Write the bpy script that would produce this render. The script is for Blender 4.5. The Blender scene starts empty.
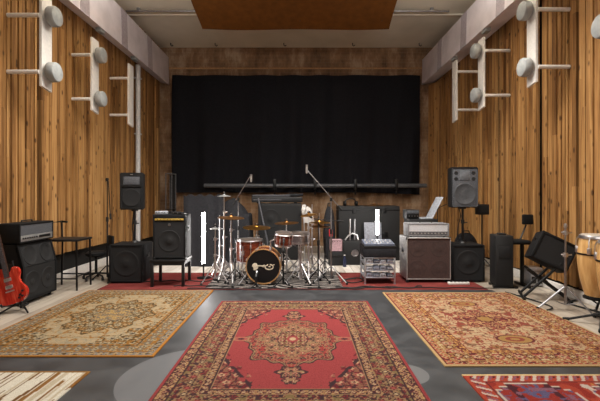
import bpy, bmesh, math, random
import numpy as np
from mathutils import Vector, Matrix, Euler
R = math.radians
PI = math.pi
random.seed(7)
SC = bpy.context.scene
COL = SC.collection

# ------------------------------------------------------------------ helpers
def lin(c):
    return tuple(((v/255)/12.92 if v/255 <= .04045 else ((v/255+.055)/1.055)**2.4) for v in c)

def s2l(a):
    a = np.asarray(a, dtype=np.float64)/255.0
    return np.where(a <= .04045, a/12.92, ((a+.055)/1.055)**2.4)

class NT:
    def __init__(s, name):
        s.m = bpy.data.materials.new(name); s.m.use_nodes = True
        s.n = s.m.node_tree.nodes; s.l = s.m.node_tree.links
        s.b = s.n['Principled BSDF']
    def node(s, t, **kw):
        n = s.n.new(t)
        for k, v in kw.items(): setattr(n, k, v)
        return n
    def link(s, a, b): s.l.new(a, b)
    def ramp(s, stops, interp='LINEAR'):
        r = s.node('ShaderNodeValToRGB'); cr = r.color_ramp; cr.interpolation = interp
        while len(cr.elements) < len(stops): cr.elements.new(.5)
        for e, (p, c) in zip(cr.elements, stops):
            e.position = p; e.color = (*lin(c), 1)
        return r
    def bump(s, h, strength, dist=.01):
        b = s.node('ShaderNodeBump'); b.inputs['Strength'].default_value = strength
        b.inputs['Distance'].default_value = dist
        s.link(h, b.inputs['Height']); s.link(b.outputs[0], s.b.inputs['Normal'])
    def coords(s, scale=(1, 1, 1), kind='Object'):
        t = s.node('ShaderNodeTexCoord'); m = s.node('ShaderNodeMapping')
        m.inputs['Scale'].default_value = scale
        s.link(t.outputs[kind], m.inputs['Vector'])
        return m.outputs[0]

def simple(name, c, rough=.6, metal=0., var=.12, scale=30., bump=.0, spec=.5):
    t = NT(name); t.b.inputs['Roughness'].default_value = rough
    t.b.inputs['Metallic'].default_value = metal
    t.b.inputs['Specular IOR Level'].default_value = spec
    no = t.node('ShaderNodeTexNoise'); no.inputs['Scale'].default_value = scale
    no.inputs['Detail'].default_value = 3
    t.link(t.coords(), no.inputs['Vector'])
    lo = tuple(max(0, v*(1-var)) for v in c); hi = tuple(min(255, v*(1+var)) for v in c)
    r = t.ramp([(.3, lo), (.7, hi)]); t.link(no.outputs['Fac'], r.inputs[0])
    t.link(r.outputs[0], t.b.inputs['Base Color'])
    if bump: t.bump(no.outputs['Fac'], bump, .004)
    return t.m

def cloth_grille(name, a, b, scale=420., rough=.85):
    t = NT(name); t.b.inputs['Roughness'].default_value = rough
    v = t.coords((scale, scale, scale))
    ch = t.node('ShaderNodeTexChecker'); ch.inputs['Scale'].default_value = 1
    ch.inputs['Color1'].default_value = (*lin(a), 1); ch.inputs['Color2'].default_value = (*lin(b), 1)
    t.link(v, ch.inputs['Vector'])
    t.link(ch.outputs['Color'], t.b.inputs['Base Color'])
    return t.m

def emit(name, c, st):
    t = NT(name); t.b.inputs['Base Color'].default_value = (*lin(c), 1)
    t.b.inputs['Emission Color'].default_value = (*lin(c), 1)
    t.b.inputs['Emission Strength'].default_value = st
    return t.m

def wood_planks(name, stops, grain=1., rough=.55, knots=True, axis='Z', bump=.25):
    t = NT(name); t.b.inputs['Roughness'].default_value = rough
    t.b.inputs['Specular IOR Level'].default_value = .3
    g = t.node('ShaderNodeNewGeometry')
    ax = {'Z': (30, 30, 1.1), 'X': (1.1, 30, 30), 'Y': (30, 1.1, 30)}[axis]
    tc = t.node('ShaderNodeTexCoord')
    off = t.node('ShaderNodeVectorMath', operation='SCALE')
    cmb = t.node('ShaderNodeCombineXYZ')
    for i in range(3): t.link(g.outputs['Random Per Island'], cmb.inputs[i])
    t.link(cmb.outputs[0], off.inputs[0]); off.inputs['Scale'].default_value = 17.
    ad = t.node('ShaderNodeVectorMath', operation='ADD')
    t.link(tc.outputs['Object'], ad.inputs[0]); t.link(off.outputs[0], ad.inputs[1])
    mp = t.node('ShaderNodeMapping'); mp.inputs['Scale'].default_value = tuple(a*grain for a in ax)
    t.link(ad.outputs[0], mp.inputs['Vector'])
    no = t.node('ShaderNodeTexNoise'); no.inputs['Scale'].default_value = 1.; no.inputs['Detail'].default_value = 6
    no.inputs['Roughness'].default_value = .62
    t.link(mp.outputs[0], no.inputs['Vector'])
    mul = t.node('ShaderNodeMath', operation='MULTIPLY_ADD')
    t.link(g.outputs['Random Per Island'], mul.inputs[0]); mul.inputs[1].default_value = .24
    sc = t.node('ShaderNodeMath', operation='MULTIPLY'); sc.inputs[1].default_value = .80
    t.link(no.outputs['Fac'], sc.inputs[0]); t.link(sc.outputs[0], mul.inputs[2])
    r = t.ramp(stops); t.link(mul.outputs[0], r.inputs[0])
    out = r.outputs[0]
    if knots:
        mk = t.node('ShaderNodeMapping')
        k = {'Z': (8, 8, 4.2), 'X': (2.8, 10, 10), 'Y': (10, 2.8, 10)}[axis]
        mk.inputs['Scale'].default_value = k
        t.link(ad.outputs[0], mk.inputs['Vector'])
        vo = t.node('ShaderNodeTexVoronoi'); vo.inputs['Scale'].default_value = 1.
        t.link(mk.outputs[0], vo.inputs['Vector'])
        kr = t.ramp([(.09, (255, 255, 255)), (.2, (0, 0, 0))]); t.link(vo.outputs['Distance'], kr.inputs[0])
        mx = t.node('ShaderNodeMix', data_type='RGBA'); mx.blend_type = 'MIX'
        fm = t.node('ShaderNodeMath', operation='MULTIPLY'); fm.inputs[1].default_value = .85
        t.link(kr.outputs[0], fm.inputs[0]); t.link(fm.outputs[0], mx.inputs[0])
        t.link(out, mx.inputs[6]); mx.inputs[7].default_value = (*lin((58, 32, 15)), 1)
        out = mx.outputs[2]
    t.link(out, t.b.inputs['Base Color'])
    t.bump(no.outputs['Fac'], bump, .006)
    return t.m

# ---- mesh building
def BM(): return bmesh.new()

def xf(bm, vs, M):
    if M is not None: bmesh.ops.transform(bm, matrix=M, verts=vs)

def box(bm, lo, hi, bev=0., seg=2, M=None, mi=0):
    r = bmesh.ops.create_cube(bm, size=1.)
    vs = r['verts']
    for v in vs:
        v.co = Vector(((lo[i]+hi[i])/2 + v.co[i]*(hi[i]-lo[i]) for i in range(3)))
    es = list({e for v in vs for e in v.link_edges})
    fs = list({f for v in vs for f in v.link_faces})
    if bev > 0:
        rr = bmesh.ops.bevel(bm, geom=es, offset=bev, segments=seg, profile=.5, affect='EDGES')
        fs = [f for f in set(rr['faces']) | {f for f in fs if f.is_valid}]
        vs = list({v for f in fs for v in f.verts})
        fs = list({f for v in vs for f in v.link_faces})
    for f in fs: f.material_index = mi
    xf(bm, vs, M)
    return vs

def tube(bm, pts, r, seg=8, mi=0, closed=False, M=None):
    pts = [Vector(p) for p in pts]; n = len(pts)
    rs = r if isinstance(r, (list, tuple)) else [r]*n
    t0 = (pts[1]-pts[0]).normalized()
    ref = Vector((0, 0, 1)) if abs(t0.z) < .9 else Vector((1, 0, 0))
    u = t0.cross(ref).normalized()
    rings = []; allv = []
    for i, p in enumerate(pts):
        if closed: t = (pts[(i+1) % n]-pts[i-1])
        elif i == 0: t = pts[1]-pts[0]
        elif i == n-1: t = pts[-1]-pts[-2]
        else: t = (pts[i+1]-pts[i]).normalized()+(pts[i]-pts[i-1]).normalized()
        t = t.normalized() if t.length > 1e-9 else t0
        u = (u - t*u.dot(t))
        u = u.normalized() if u.length > 1e-6 else t.orthogonal().normalized()
        w = t.cross(u)
        ring = [bm.verts.new(p+(u*math.cos(2*PI*k/seg)+w*math.sin(2*PI*k/seg))*rs[i]) for k in range(seg)]
        rings.append(ring); allv += ring
    m = n if closed else n-1
    for i in range(m):
        a, b = rings[i], rings[(i+1) % n]
        for k in range(seg):
            f = bm.faces.new((a[k], a[(k+1) % seg], b[(k+1) % seg], b[k])); f.material_index = mi
    if not closed:
        f = bm.faces.new(rings[0][::-1]); f.material_index = mi
        f = bm.faces.new(rings[-1]); f.material_index = mi
    xf(bm, allv, M)
    return allv

def lathe(bm, prof, seg=24, M=None, mi=0):
    """prof: (r,z) list, revolved about z; r=0 ends are closed with a fan"""
    rings = []; allv = []
    for (r, z) in prof:
        if r <= 1e-7:
            v = bm.verts.new((0, 0, z)); rings.append([v]); allv.append(v)
        else:
            ring = [bm.verts.new((r*math.cos(2*PI*k/seg), r*math.sin(2*PI*k/seg), z)) for k in range(seg)]
            rings.append(ring); allv += ring
    for a, b in zip(rings, rings[1:]):
        for k in range(seg):
            k2 = (k+1) % seg
            if len(a) == 1 and len(b) == 1: continue
            if len(a) == 1: vs = (a[0], b[k2], b[k])
            elif len(b) == 1: vs = (a[k], a[k2], b[0])
            else: vs = (a[k], a[k2], b[k2], b[k])
            f = bm.faces.new(vs); f.material_index = mi
    xf(bm, allv, M)
    return allv

def prism(bm, out, y0, y1, bev=0., M=None, mi=0):
    """outline in local XZ, extruded along Y from y0 to y1"""
    a = [bm.verts.new((x, y0, z)) for x, z in out]
    b = [bm.verts.new((x, y1, z)) for x, z in out]
    n = len(out); fs = []
    fs.append(bm.faces.new(a)); fs.append(bm.faces.new(b[::-1]))
    for i in range(n):
        j = (i+1) % n
        fs.append(bm.faces.new((a[j], a[i], b[i], b[j])))
    vs = a+b
    if bev > 0:
        es = [e for e in fs[0].edges]+[e for e in fs[1].edges]
        rr = bmesh.ops.bevel(bm, geom=es, offset=bev, segments=2, profile=.5, affect='EDGES')
        vs = list({v for f in fs+rr['faces'] if f.is_valid for v in f.verts})
    for v in vs:
        for f in v.link_faces: f.material_index = mi
    xf(bm, vs, M)
    return vs

def T(x=0, y=0, z=0): return Matrix.Translation((x, y, z))
def RX(a): return Matrix.Rotation(R(a), 4, 'X')
def RY(a): return Matrix.Rotation(R(a), 4, 'Y')
def RZ(a): return Matrix.Rotation(R(a), 4, 'Z')

def obj(name, bm, mats, parent=None, loc=(0, 0, 0), rot=None, sharp=38, label=None):
    bmesh.ops.recalc_face_normals(bm, faces=bm.faces[:])
    for f in bm.faces: f.smooth = True
    me = bpy.data.meshes.new(name); bm.to_mesh(me); bm.free()
    me.set_sharp_from_angle(angle=R(sharp))
    for m in (mats if isinstance(mats, (list, tuple)) else [mats]): me.materials.append(m)
    o = bpy.data.objects.new(name, me); COL.objects.link(o)
    o.location = loc
    if rot: o.rotation_euler = rot
    if parent: o.parent = parent
    if label: o['label'] = label
    return o

def tag(o, label, cat, group=None):
    o['label'] = label; o['category'] = cat
    if group: o['group'] = group
    return o

def thing(name, label, cat, loc=(0, 0, 0), rz=0., group=None, rot=None):
    o = bpy.data.objects.new(name, None); COL.objects.link(o)
    o.empty_display_size = .1
    o.location = loc
    o.rotation_euler = rot if rot else (0, 0, R(rz))
    return tag(o, label, cat, group)

def struct(name, bm, mats, parent=None, sharp=38):
    o = obj(name, bm, mats, parent, sharp=sharp); o['kind'] = 'structure'; return o

def dup(root, loc, rz=None, label=None, group=None, sc=None):
    r = root.copy(); COL.objects.link(r); r.location = loc
    if rz is not None: r.rotation_euler = (0, 0, R(rz))
    if label: r['label'] = label
    if group: r['group'] = group
    if sc: r.scale = sc
    for ch in list(root.children):
        c = ch.copy(); COL.objects.link(c); c.parent = r
        for g in list(ch.children):
            d = g.copy(); COL.objects.link(d); d.parent = c
    return r

# ------------------------------------------------------------------ materials
M_tolex = simple('black_tolex', (15, 15, 16), .75, bump=.35, scale=160, spec=.25)
M_black = simple('black_plastic', (14, 14, 15), .5)
M_blackmetal = simple('black_metal', (16, 16, 17), .38, .3)
M_rubber = simple('black_rubber', (18, 18, 18), .8)
M_chrome = simple('chrome', (210, 208, 210), .34, 1., .04)
M_steel = simple('brushed_steel', (165, 165, 168), .35, 1., .08)
M_grille = cloth_grille('dark_grille', (14, 14, 15), (30, 30, 32))
M_grille2 = cloth_grille('grey_grille', (54, 56, 60), (92, 94, 99))
M_sub = cloth_grille('sub_grille', (9, 9, 10), (24, 24, 25))
M_brown_gr = cloth_grille('brown_grille', (76, 54, 49), (52, 37, 34), 300)
M_cone = simple('speaker_paper', (19, 19, 20), .8)
M_conebr = simple('cone_under_brown_cloth', (61, 44, 40), .9)
M_silverpanel = simple('silver_panel', (190, 190, 188), .3, .7, .05)
M_white = simple('white_paint', (222, 218, 212), .55, 0, .03)
M_pipewhite = simple('white_pipe_paint', (205, 205, 205), .5, 0, .04)
M_lampgrey = simple('grey_lamp_dome', (152, 155, 154), .7, 0, .06, 14)
M_dull = simple('dull_metal', (74, 74, 78), .5, .4)
M_yellow = simple('yellow_strip', (182, 150, 66), .5)
M_brass = simple('cymbal_bronze', (196, 140, 66), .28, .95, .12, 18)
M_brassd = simple('cymbal_dark_bronze', (140, 98, 56), .35, .9, .15, 18)
M_drumwood = None
M_head = simple('drum_head', (170, 160, 148), .5, 0, .05)
M_kickhead = simple('black_drum_head', (10, 10, 11), .35)
M_hoop = simple('maple_hoop', (176, 132, 84), .4)
M_smoke = simple('smoked_drum_head', (84, 74, 68), .4)
M_mark = simple('white_mark', (206, 192, 168), .6)
M_curtain = simple('black_molton', (29, 29, 33), .95, spec=.1)
M_drape = simple('black_cloth', (42, 42, 45), .9, spec=.15)
M_blackcase = simple('black_case', (12, 12, 13), .7, bump=.2, scale=90)
M_brownbaffle = simple('brown_felt', (96, 58, 23), .95, 0, .08, 8, spec=.1)
M_duct = simple('duct_fabric', (226, 219, 225), .8, 0, .05, 3)
M_ductband = simple('duct_band_fabric', (178, 168, 176), .85, 0, .06)
M_screen = simple('laptop_lid', (172, 176, 184), .4, .2)
M_pink = simple('pinkish_grey_tolex', (172, 140, 146), .6)
M_red = simple('red_cloth', (190, 30, 42), .7)
M_led = emit('led_tube_glow', (255, 250, 246), 46.)
M_led2 = emit('led_tube_glow_small', (255, 250, 246), 40.)
M_conga = None
M_gtop = None

def drumwood():
    t = NT('red_brown_lacquer'); t.b.inputs['Roughness'].default_value = .22
    no = t.node('ShaderNodeTexNoise'); no.inputs['Scale'].default_value = 6.; no.inputs['Detail'].default_value = 5
    t.link(t.coords((1, 1, 9)), no.inputs['Vector'])
    r = t.ramp([(.3, (74, 28, 17)), (.55, (112, 48, 29)), (.75, (140, 74, 48))])
    t.link(no.outputs['Fac'], r.inputs[0]); t.link(r.outputs[0], t.b.inputs['Base Color'])
    return t.m
M_drumwood = drumwood()

def congawood():
    t = NT('conga_staves'); t.b.inputs['Roughness'].default_value = .3
    no = t.node('ShaderNodeTexNoise'); no.inputs['Scale'].default_value = 5.; no.inputs['Detail'].default_value = 4
    t.link(t.coords((6, 6, .6)), no.inputs['Vector'])
    r = t.ramp([(.3, (180, 134, 78)), (.55, (202, 160, 102)), (.75, (216, 180, 124))])
    t.link(no.outputs['Fac'], r.inputs[0]); t.link(r.outputs[0], t.b.inputs['Base Color'])
    return t.m
M_conga = congawood()

def guitartop():
    t = NT('cherry_burst'); t.b.inputs['Roughness'].default_value = .15
    no = t.node('ShaderNodeTexNoise'); no.inputs['Scale'].default_value = 5.; no.inputs['Detail'].default_value = 4
    t.link(t.coords((9, 9, 1)), no.inputs['Vector'])
    r = t.ramp([(.3, (150, 30, 22)), (.55, (188, 54, 38)), (.75, (214, 100, 76))])
    t.link(no.outputs['Fac'], r.inputs[0]); t.link(r.outputs[0], t.b.inputs['Base Color'])
    return t.m
M_gtop = guitartop()

WALLSTOPS = [(.24, (68, 44, 23)), (.42, (130, 91, 51)), (.56, (167, 124, 74)), (.82, (202, 160, 107))]
M_wallwood = wood_planks('wall_planks', WALLSTOPS)
M_wallgap = simple('dark_wall_gap', (14, 10, 7), .95)
M_backwood = None

def backwall():
    t = NT('old_brick_wall'); t.b.inputs['Roughness'].default_value = .9
    v = t.coords((1, 1, 1))
    sep = t.node('ShaderNodeSeparateXYZ'); t.link(v, sep.inputs[0])
    cmb = t.node('ShaderNodeCombineXYZ'); t.link(sep.outputs[0], cmb.inputs[0]); t.link(sep.outputs[2], cmb.inputs[1])
    br = t.node('ShaderNodeTexBrick'); br.inputs['Scale'].default_value = 1.
    br.inputs['Brick Width'].default_value = .26; br.inputs['Row Height'].default_value = .085
    br.inputs['Mortar Size'].default_value = .008
    br.inputs['Color1'].default_value = (*lin((138, 106, 74)), 1)
    br.inputs['Color2'].default_value = (*lin((108, 80, 54)), 1)
    br.inputs['Mortar'].default_value = (*lin((134, 114, 92)), 1)
    t.link(cmb.outputs[0], br.inputs['Vector'])
    no = t.node('ShaderNodeTexNoise'); no.inputs['Scale'].default_value = 1.7; no.inputs['Detail'].default_value = 9
    no.inputs['Roughness'].default_value = .7
    mp = t.node('ShaderNodeMapping'); mp.inputs['Scale'].default_value = (2.2, 1, .8)
    t.link(v, mp.inputs[0]); t.link(mp.outputs[0], no.inputs['Vector'])
    r = t.ramp([(.34, (58, 42, 28)), (.5, (136, 102, 72)), (.68, (196, 172, 146))])
    t.link(no.outputs['Fac'], r.inputs[0])
    mx = t.node('ShaderNodeMix', data_type='RGBA'); mx.inputs[0].default_value = .55
    t.link(br.outputs['Color'], mx.inputs[6]); t.link(r.outputs[0], mx.inputs[7])
    t.link(mx.outputs[2], t.b.inputs['Base Color'])
    t.bump(no.outputs['Fac'], .4, .02)
    return t.m
M_backwood = backwall()

def ceilmat():
    t = NT('ceiling_boards'); t.b.inputs['Roughness'].default_value = .85
    no = t.node('ShaderNodeTexNoise'); no.inputs['Scale'].default_value = 1.1; no.inputs['Detail'].default_value = 5
    t.link(t.coords(), no.inputs['Vector'])
    r = t.ramp([(.3, (204, 194, 174)), (.7, (226, 217, 199))])
    t.link(no.outputs['Fac'], r.inputs[0]); t.link(r.outputs[0], t.b.inputs['Base Color'])
    return t.m
M_ceil = ceilmat()

def floormat(name, lo, hi, rough):
    t = NT(name); t.b.inputs['Roughness'].default_value = rough
    g = t.node('ShaderNodeNewGeometry')
    no = t.node('ShaderNodeTexNoise'); no.inputs['Scale'].default_value = 3.; no.inputs['Detail'].default_value = 8
    t.link(t.coords((5, .6, 1)), no.inputs['Vector'])
    ma = t.node('ShaderNodeMath', operation='MULTIPLY_ADD'); ma.inputs[1].default_value = .3
    t.link(g.outputs['Random Per Island'], ma.inputs[0])
    m2 = t.node('ShaderNodeMath', operation='MULTIPLY'); m2.inputs[1].default_value = .7
    t.link(no.outputs['Fac'], m2.inputs[0]); t.link(m2.outputs[0], ma.inputs[2])
    r = t.ramp([(.25, lo), (.75, hi)]); t.link(ma.outputs[0], r.inputs[0])
    t.link(r.outputs[0], t.b.inputs['Base Color'])
    t.bump(no.outputs['Fac'], .15, .004)
    return t.m
M_floor = floormat('worn_pale_floorboards', (126, 114, 100), (182, 172, 158), .5)
M_whitefloor = floormat('white_floorboards', (176, 166, 154), (226, 220, 212), .5)

def vinyl():
    t = NT('black_vinyl'); t.b.inputs['Roughness'].default_value = .38
    v = t.coords((1, 1, 1))
    no = t.node('ShaderNodeTexNoise'); no.inputs['Scale'].default_value = 5.; no.inputs['Detail'].default_value = 7
    t.link(v, no.inputs['Vector'])
    r = t.ramp([(.3, (36, 37, 39)), (.7, (60, 61, 63))]); t.link(no.outputs['Fac'], r.inputs[0])
    col = r.outputs[0]
    # painted grey discs (paint on the vinyl)
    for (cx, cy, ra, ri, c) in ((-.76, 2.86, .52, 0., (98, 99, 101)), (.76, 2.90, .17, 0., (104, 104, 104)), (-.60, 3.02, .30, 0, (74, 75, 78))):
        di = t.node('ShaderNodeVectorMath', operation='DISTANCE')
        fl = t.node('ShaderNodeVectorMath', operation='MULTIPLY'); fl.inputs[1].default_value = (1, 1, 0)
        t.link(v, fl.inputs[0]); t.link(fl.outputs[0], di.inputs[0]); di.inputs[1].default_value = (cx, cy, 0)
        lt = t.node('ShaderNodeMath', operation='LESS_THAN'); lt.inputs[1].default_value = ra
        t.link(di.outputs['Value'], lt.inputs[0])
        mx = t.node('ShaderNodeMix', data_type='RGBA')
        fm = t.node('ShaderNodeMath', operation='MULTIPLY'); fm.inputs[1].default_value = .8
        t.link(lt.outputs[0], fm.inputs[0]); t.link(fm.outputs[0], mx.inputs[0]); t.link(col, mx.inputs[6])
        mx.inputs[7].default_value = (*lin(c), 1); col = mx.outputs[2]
    t.link(col, t.b.inputs['Base Color'])
    rr = t.node('ShaderNodeMapRange'); rr.inputs[3].default_value = .36; rr.inputs[4].default_value = .58
    t.link(no.outputs['Fac'], rr.inputs[0]); t.link(rr.outputs[0], t.b.inputs['Roughness'])
    return t.m
M_vinyl = vinyl()

def pilemat(name):
    t = NT(name); t.b.inputs['Roughness'].default_value = .95
    t.b.inputs['Specular IOR Level'].default_value = .1
    a = t.node('ShaderNodeAttribute', attribute_name='pattern')
    no = t.node('ShaderNodeTexNoise'); no.inputs['Scale'].default_value = 260.; no.inputs['Detail'].default_value = 2
    t.link(t.coords(), no.inputs['Vector'])
    r = t.ramp([(.25, (178, 178, 178)), (.75, (240, 240, 240))]); t.link(no.outputs['Fac'], r.inputs[0])
    mx = t.node('ShaderNodeMix', data_type='RGBA'); mx.blend_type = 'MULTIPLY'; mx.inputs[0].default_value = 1.
    t.link(a.outputs['Color'], mx.inputs[6]); t.link(r.outputs[0], mx.inputs[7])
    t.link(mx.outputs[2], t.b.inputs['Base Color'])
    t.bump(no.outputs['Fac'], .5, .004)
    return t.m

# ------------------------------------------------------------------ rugs
def rug(name, w, l, cell, pattern, loc, rz, label, th=.009, cat='rug'):
    nx = int(round(w/cell))+1; ny = int(round(l/cell))+1
    xs = np.linspace(-w/2, w/2, nx); ys = np.linspace(-l/2, l/2, ny)
    U, V = np.meshgrid(xs, ys)
    colr = pattern(U, V)                       # ny,nx,3 sRGB
    Up = np.pad(U, 1, mode='edge'); Vp = np.pad(V, 1, mode='edge')
    Z = np.zeros_like(Up); Z[1:-1, 1:-1] = th
    n = np.random.RandomState(3).rand(ny, nx)*.0012
    Z[1:-1, 1:-1] += n
    C = np.pad(colr, ((1, 1), (1, 1), (0, 0)), mode='edge')
    Ny, Nx = Up.shape
    co = np.stack([Up, Vp, Z], -1).reshape(-1, 3)
    idx = np.arange(Ny*Nx).reshape(Ny, Nx)
    q = np.stack([idx[:-1, :-1], idx[:-1, 1:], idx[1:, 1:], idx[1:, :-1]], -1).reshape(-1, 4)
    me = bpy.data.meshes.new(name)
    me.vertices.add(len(co)); me.vertices.foreach_set('co', co.ravel())
    me.loops.add(q.size); me.loops.foreach_set('vertex_index', q.ravel().astype(np.int32))
    me.polygons.add(len(q)); me.polygons.foreach_set('loop_start', np.arange(0, q.size, 4, dtype=np.int32))
    me.polygons.foreach_set('loop_total', np.full(len(q), 4, dtype=np.int32))
    me.update(calc_edges=True)
    at = me.color_attributes.new('pattern', 'FLOAT_COLOR', 'POINT')
    buf = np.ones((len(co), 4), dtype=np.float32); buf[:, :3] = s2l(C).reshape(-1, 3)
    at.data.foreach_set('color', buf.ravel())
    me.materials.append(pilemat(name+'_pile'))
    o = bpy.data.objects.new(name, me); COL.objects.link(o)
    o.location = loc; o.rotation_euler = (0, 0, R(rz))
    return tag(o, label, cat)

def noise2(U, V, sc, seed):
    """smooth value noise"""
    rs = np.random.RandomState(seed); G = rs.rand(64, 64)
    x = U*sc+31.7; y = V*sc+17.3
    xi = np.floor(x).astype(int); yi = np.floor(y).astype(int); fx = x-xi; fy = y-yi
    fx = fx*fx*(3-2*fx); fy = fy*fy*(3-2*fy)
    g = lambda a, b: G[a % 64, b % 64]
    return (g(xi, yi)*(1-fx)+g(xi+1, yi)*fx)*(1-fy)+(g(xi, yi+1)*(1-fx)+g(xi+1, yi+1)*fx)*fy

def put(C, m, c): C[m] = c

def flowers(C, mask, p, q, per, rad, cols, petals=6, ph=0., stag=False):
    """rosettes on a grid of period per in (p,q) coordinates"""
    row = np.floor(q/per)
    pp = p + (row % 2)*per/2 if stag else p
    a = (pp/per-np.floor(pp/per)-.5)*per; b = (q/per-np.floor(q/per)-.5)*per
    r = np.hypot(a, b); th = np.arctan2(b, a)
    e = rad*(1+.28*np.cos(petals*th+ph))
    put(C, mask & (r < e), cols[0]); put(C, mask & (r < e*.66), cols[1]); put(C, mask & (r < e*.33), cols[2])

def vines(C, mask, U, V, sc, seed, col, wd=.045):
    n = noise2(U, V, sc, seed); n2 = noise2(U, V, sc*1.9, seed+5)
    put(C, mask & (np.abs(n-.5) < wd), col); put(C, mask & (np.abs(n2-.55) < wd*.8), col)

def speck(C, mask, U, V, sc, seed, col, thr=.72):
    put(C, mask & (noise2(U, V, sc, seed) > thr), col)

def edge_coords(U, V, hw, hl):
    """distance to nearest edge and coordinate along it"""
    du = hw-np.abs(U); dv = hl-np.abs(V)
    d = np.minimum(du, dv); t = np.where(du < dv, V, U)
    return d, t

RED = (150, 64, 64); DKRED = (104, 38, 44); NAVY = (66, 46, 48); TAN = (152, 120, 88); OLV = (124, 104, 68); CRM = (186, 160, 124); PNK = (158, 82, 74)

def pat_center(U, V):
    hw, hl = .885, 1.28
    C = np.empty(U.shape+(3,)); C[:] = RED
    A, B = np.abs(U), np.abs(V)
    d, t = edge_coords(U, V, hw, hl)
    # field corners (spandrels, stepped)
    fw, fl = hw-.36, hl-.36
    sp = (A/fw*1.0+B/fl*1.0) > 1.44+.05*np.sign(np.sin(A*60))+.05*np.sign(np.sin(B*50))
    infield = d > .36
    m = infield & sp
    put(C, m, (136, 92, 72)); vines(C, m, A, B, 22, 3, NAVY, .09); vines(C, m, A, B, 24, 9, DKRED, .08)
    flowers(C, m, A, B, .11, .034, (PNK, CRM, DKRED), 5, stag=True)
    e = np.abs((A/fw+B/fl)-1.47)
    put(C, infield & (e < .035) & sp, NAVY)
    # medallion
    th = np.arctan2(B/.57, A/.41); r = np.hypot(A/.41, B/.57)
    lob = 1+.07*np.cos(8*th)+.05*np.cos(16*th)
    q = r/lob
    m1 = q < 1.0
    put(C, m1, NAVY); m1a = q < .975; put(C, (q < .965) & (q > .94), TAN)
    m1a = q < .93
    vines(C, m1a, A, B, 26, 4, TAN, .08); vines(C, m1a, A, B, 34, 8, (150, 58, 54), .08)
    flowers(C, m1a, A, B, .085, .024, (PNK, TAN, DKRED), 6)
    m2 = q < .66; put(C, m2, TAN); put(C, q < .64, (128, 78, 62)); vines(C, q < .63, A, B, 22, 14, NAVY, .1)
    vines(C, q < .63, A, B, 30, 24, TAN, .12); flowers(C, q < .63, A, B, .09, .03, (TAN, RED, CRM), 6, stag=True)
    put(C, (q < .36), NAVY); put(C, q < .335, OLV); vines(C, q < .335, A, B, 30, 2, DKRED, .12); flowers(C, q < .33, A, B, .07, .022, (CRM, RED, NAVY), 6)
    put(C, q < .13, RED); put(C, q < .07, CRM)
    # pendants (long axis and short axis)
    for (pa, pb, cx, sa, sb) in ((A, B, .67, .11, .10), (A, B, .80, .06, .06)):
        rr = np.hypot(pa/sa, (pb-cx)/sb); tt = np.arctan2((pb-cx)/sb, pa/sa)
        lb = 1+.16*np.cos(6*tt)
        put(C, rr < lb, NAVY); mm = rr < lb*.8
        vines(C, mm, A, B, 30, 6, TAN, .12); flowers(C, mm, A, B, .06, .02, (PNK, CRM, DKRED), 5)
    rr = np.hypot((A-.46)/.075, B/.05); put(C, rr < 1, TAN); put(C, rr < .8, PNK); put(C, rr < .4, NAVY)
    # borders
    b = d < .36; put(C, b, (130, 100, 74))
    mb = (d > .115) & (d < .28)
    put(C, mb, (118, 48, 48)); vines(C, mb, A, B, 26, 12, TAN, .06); vines(C, mb, A, B, 36, 33, NAVY, .11)
    speck(C, mb, A, B, 34, 40, OLV, .68)
    flowers(C, mb, t, d-.1975+.0825, .165, .042, (TAN, DKRED, PNK), 6)
    flowers(C, mb, t+.0825, d-.1975+.0825, .165, .034, (TAN, NAVY, CRM), 4)
    for (a0, a1, base, c1, c2) in ((.0, .022, RED, RED, RED), (.022, .032, NAVY, NAVY, NAVY), (.032, .10, (178, 140, 98), DKRED, NAVY),
                                    (.10, .115, NAVY, TAN, NAVY), (.28, .292, TAN, NAVY, TAN), (.292, .34, (168, 130, 90), DKRED, NAVY), (.34, .352, NAVY, TAN, NAVY), (.352, .362, TAN, TAN, TAN)):
        mm = (d >= a0) & (d < a1); put(C, mm, base)
        if a1-a0 > .03:
            vines(C, mm, A, B, 30, int(a0*1000)+2, c2, .1)
            flowers(C, mm, t, d-(a0+a1)/2+.0275, .055, .02, (c1, CRM, c1), 4)
    return C

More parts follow.
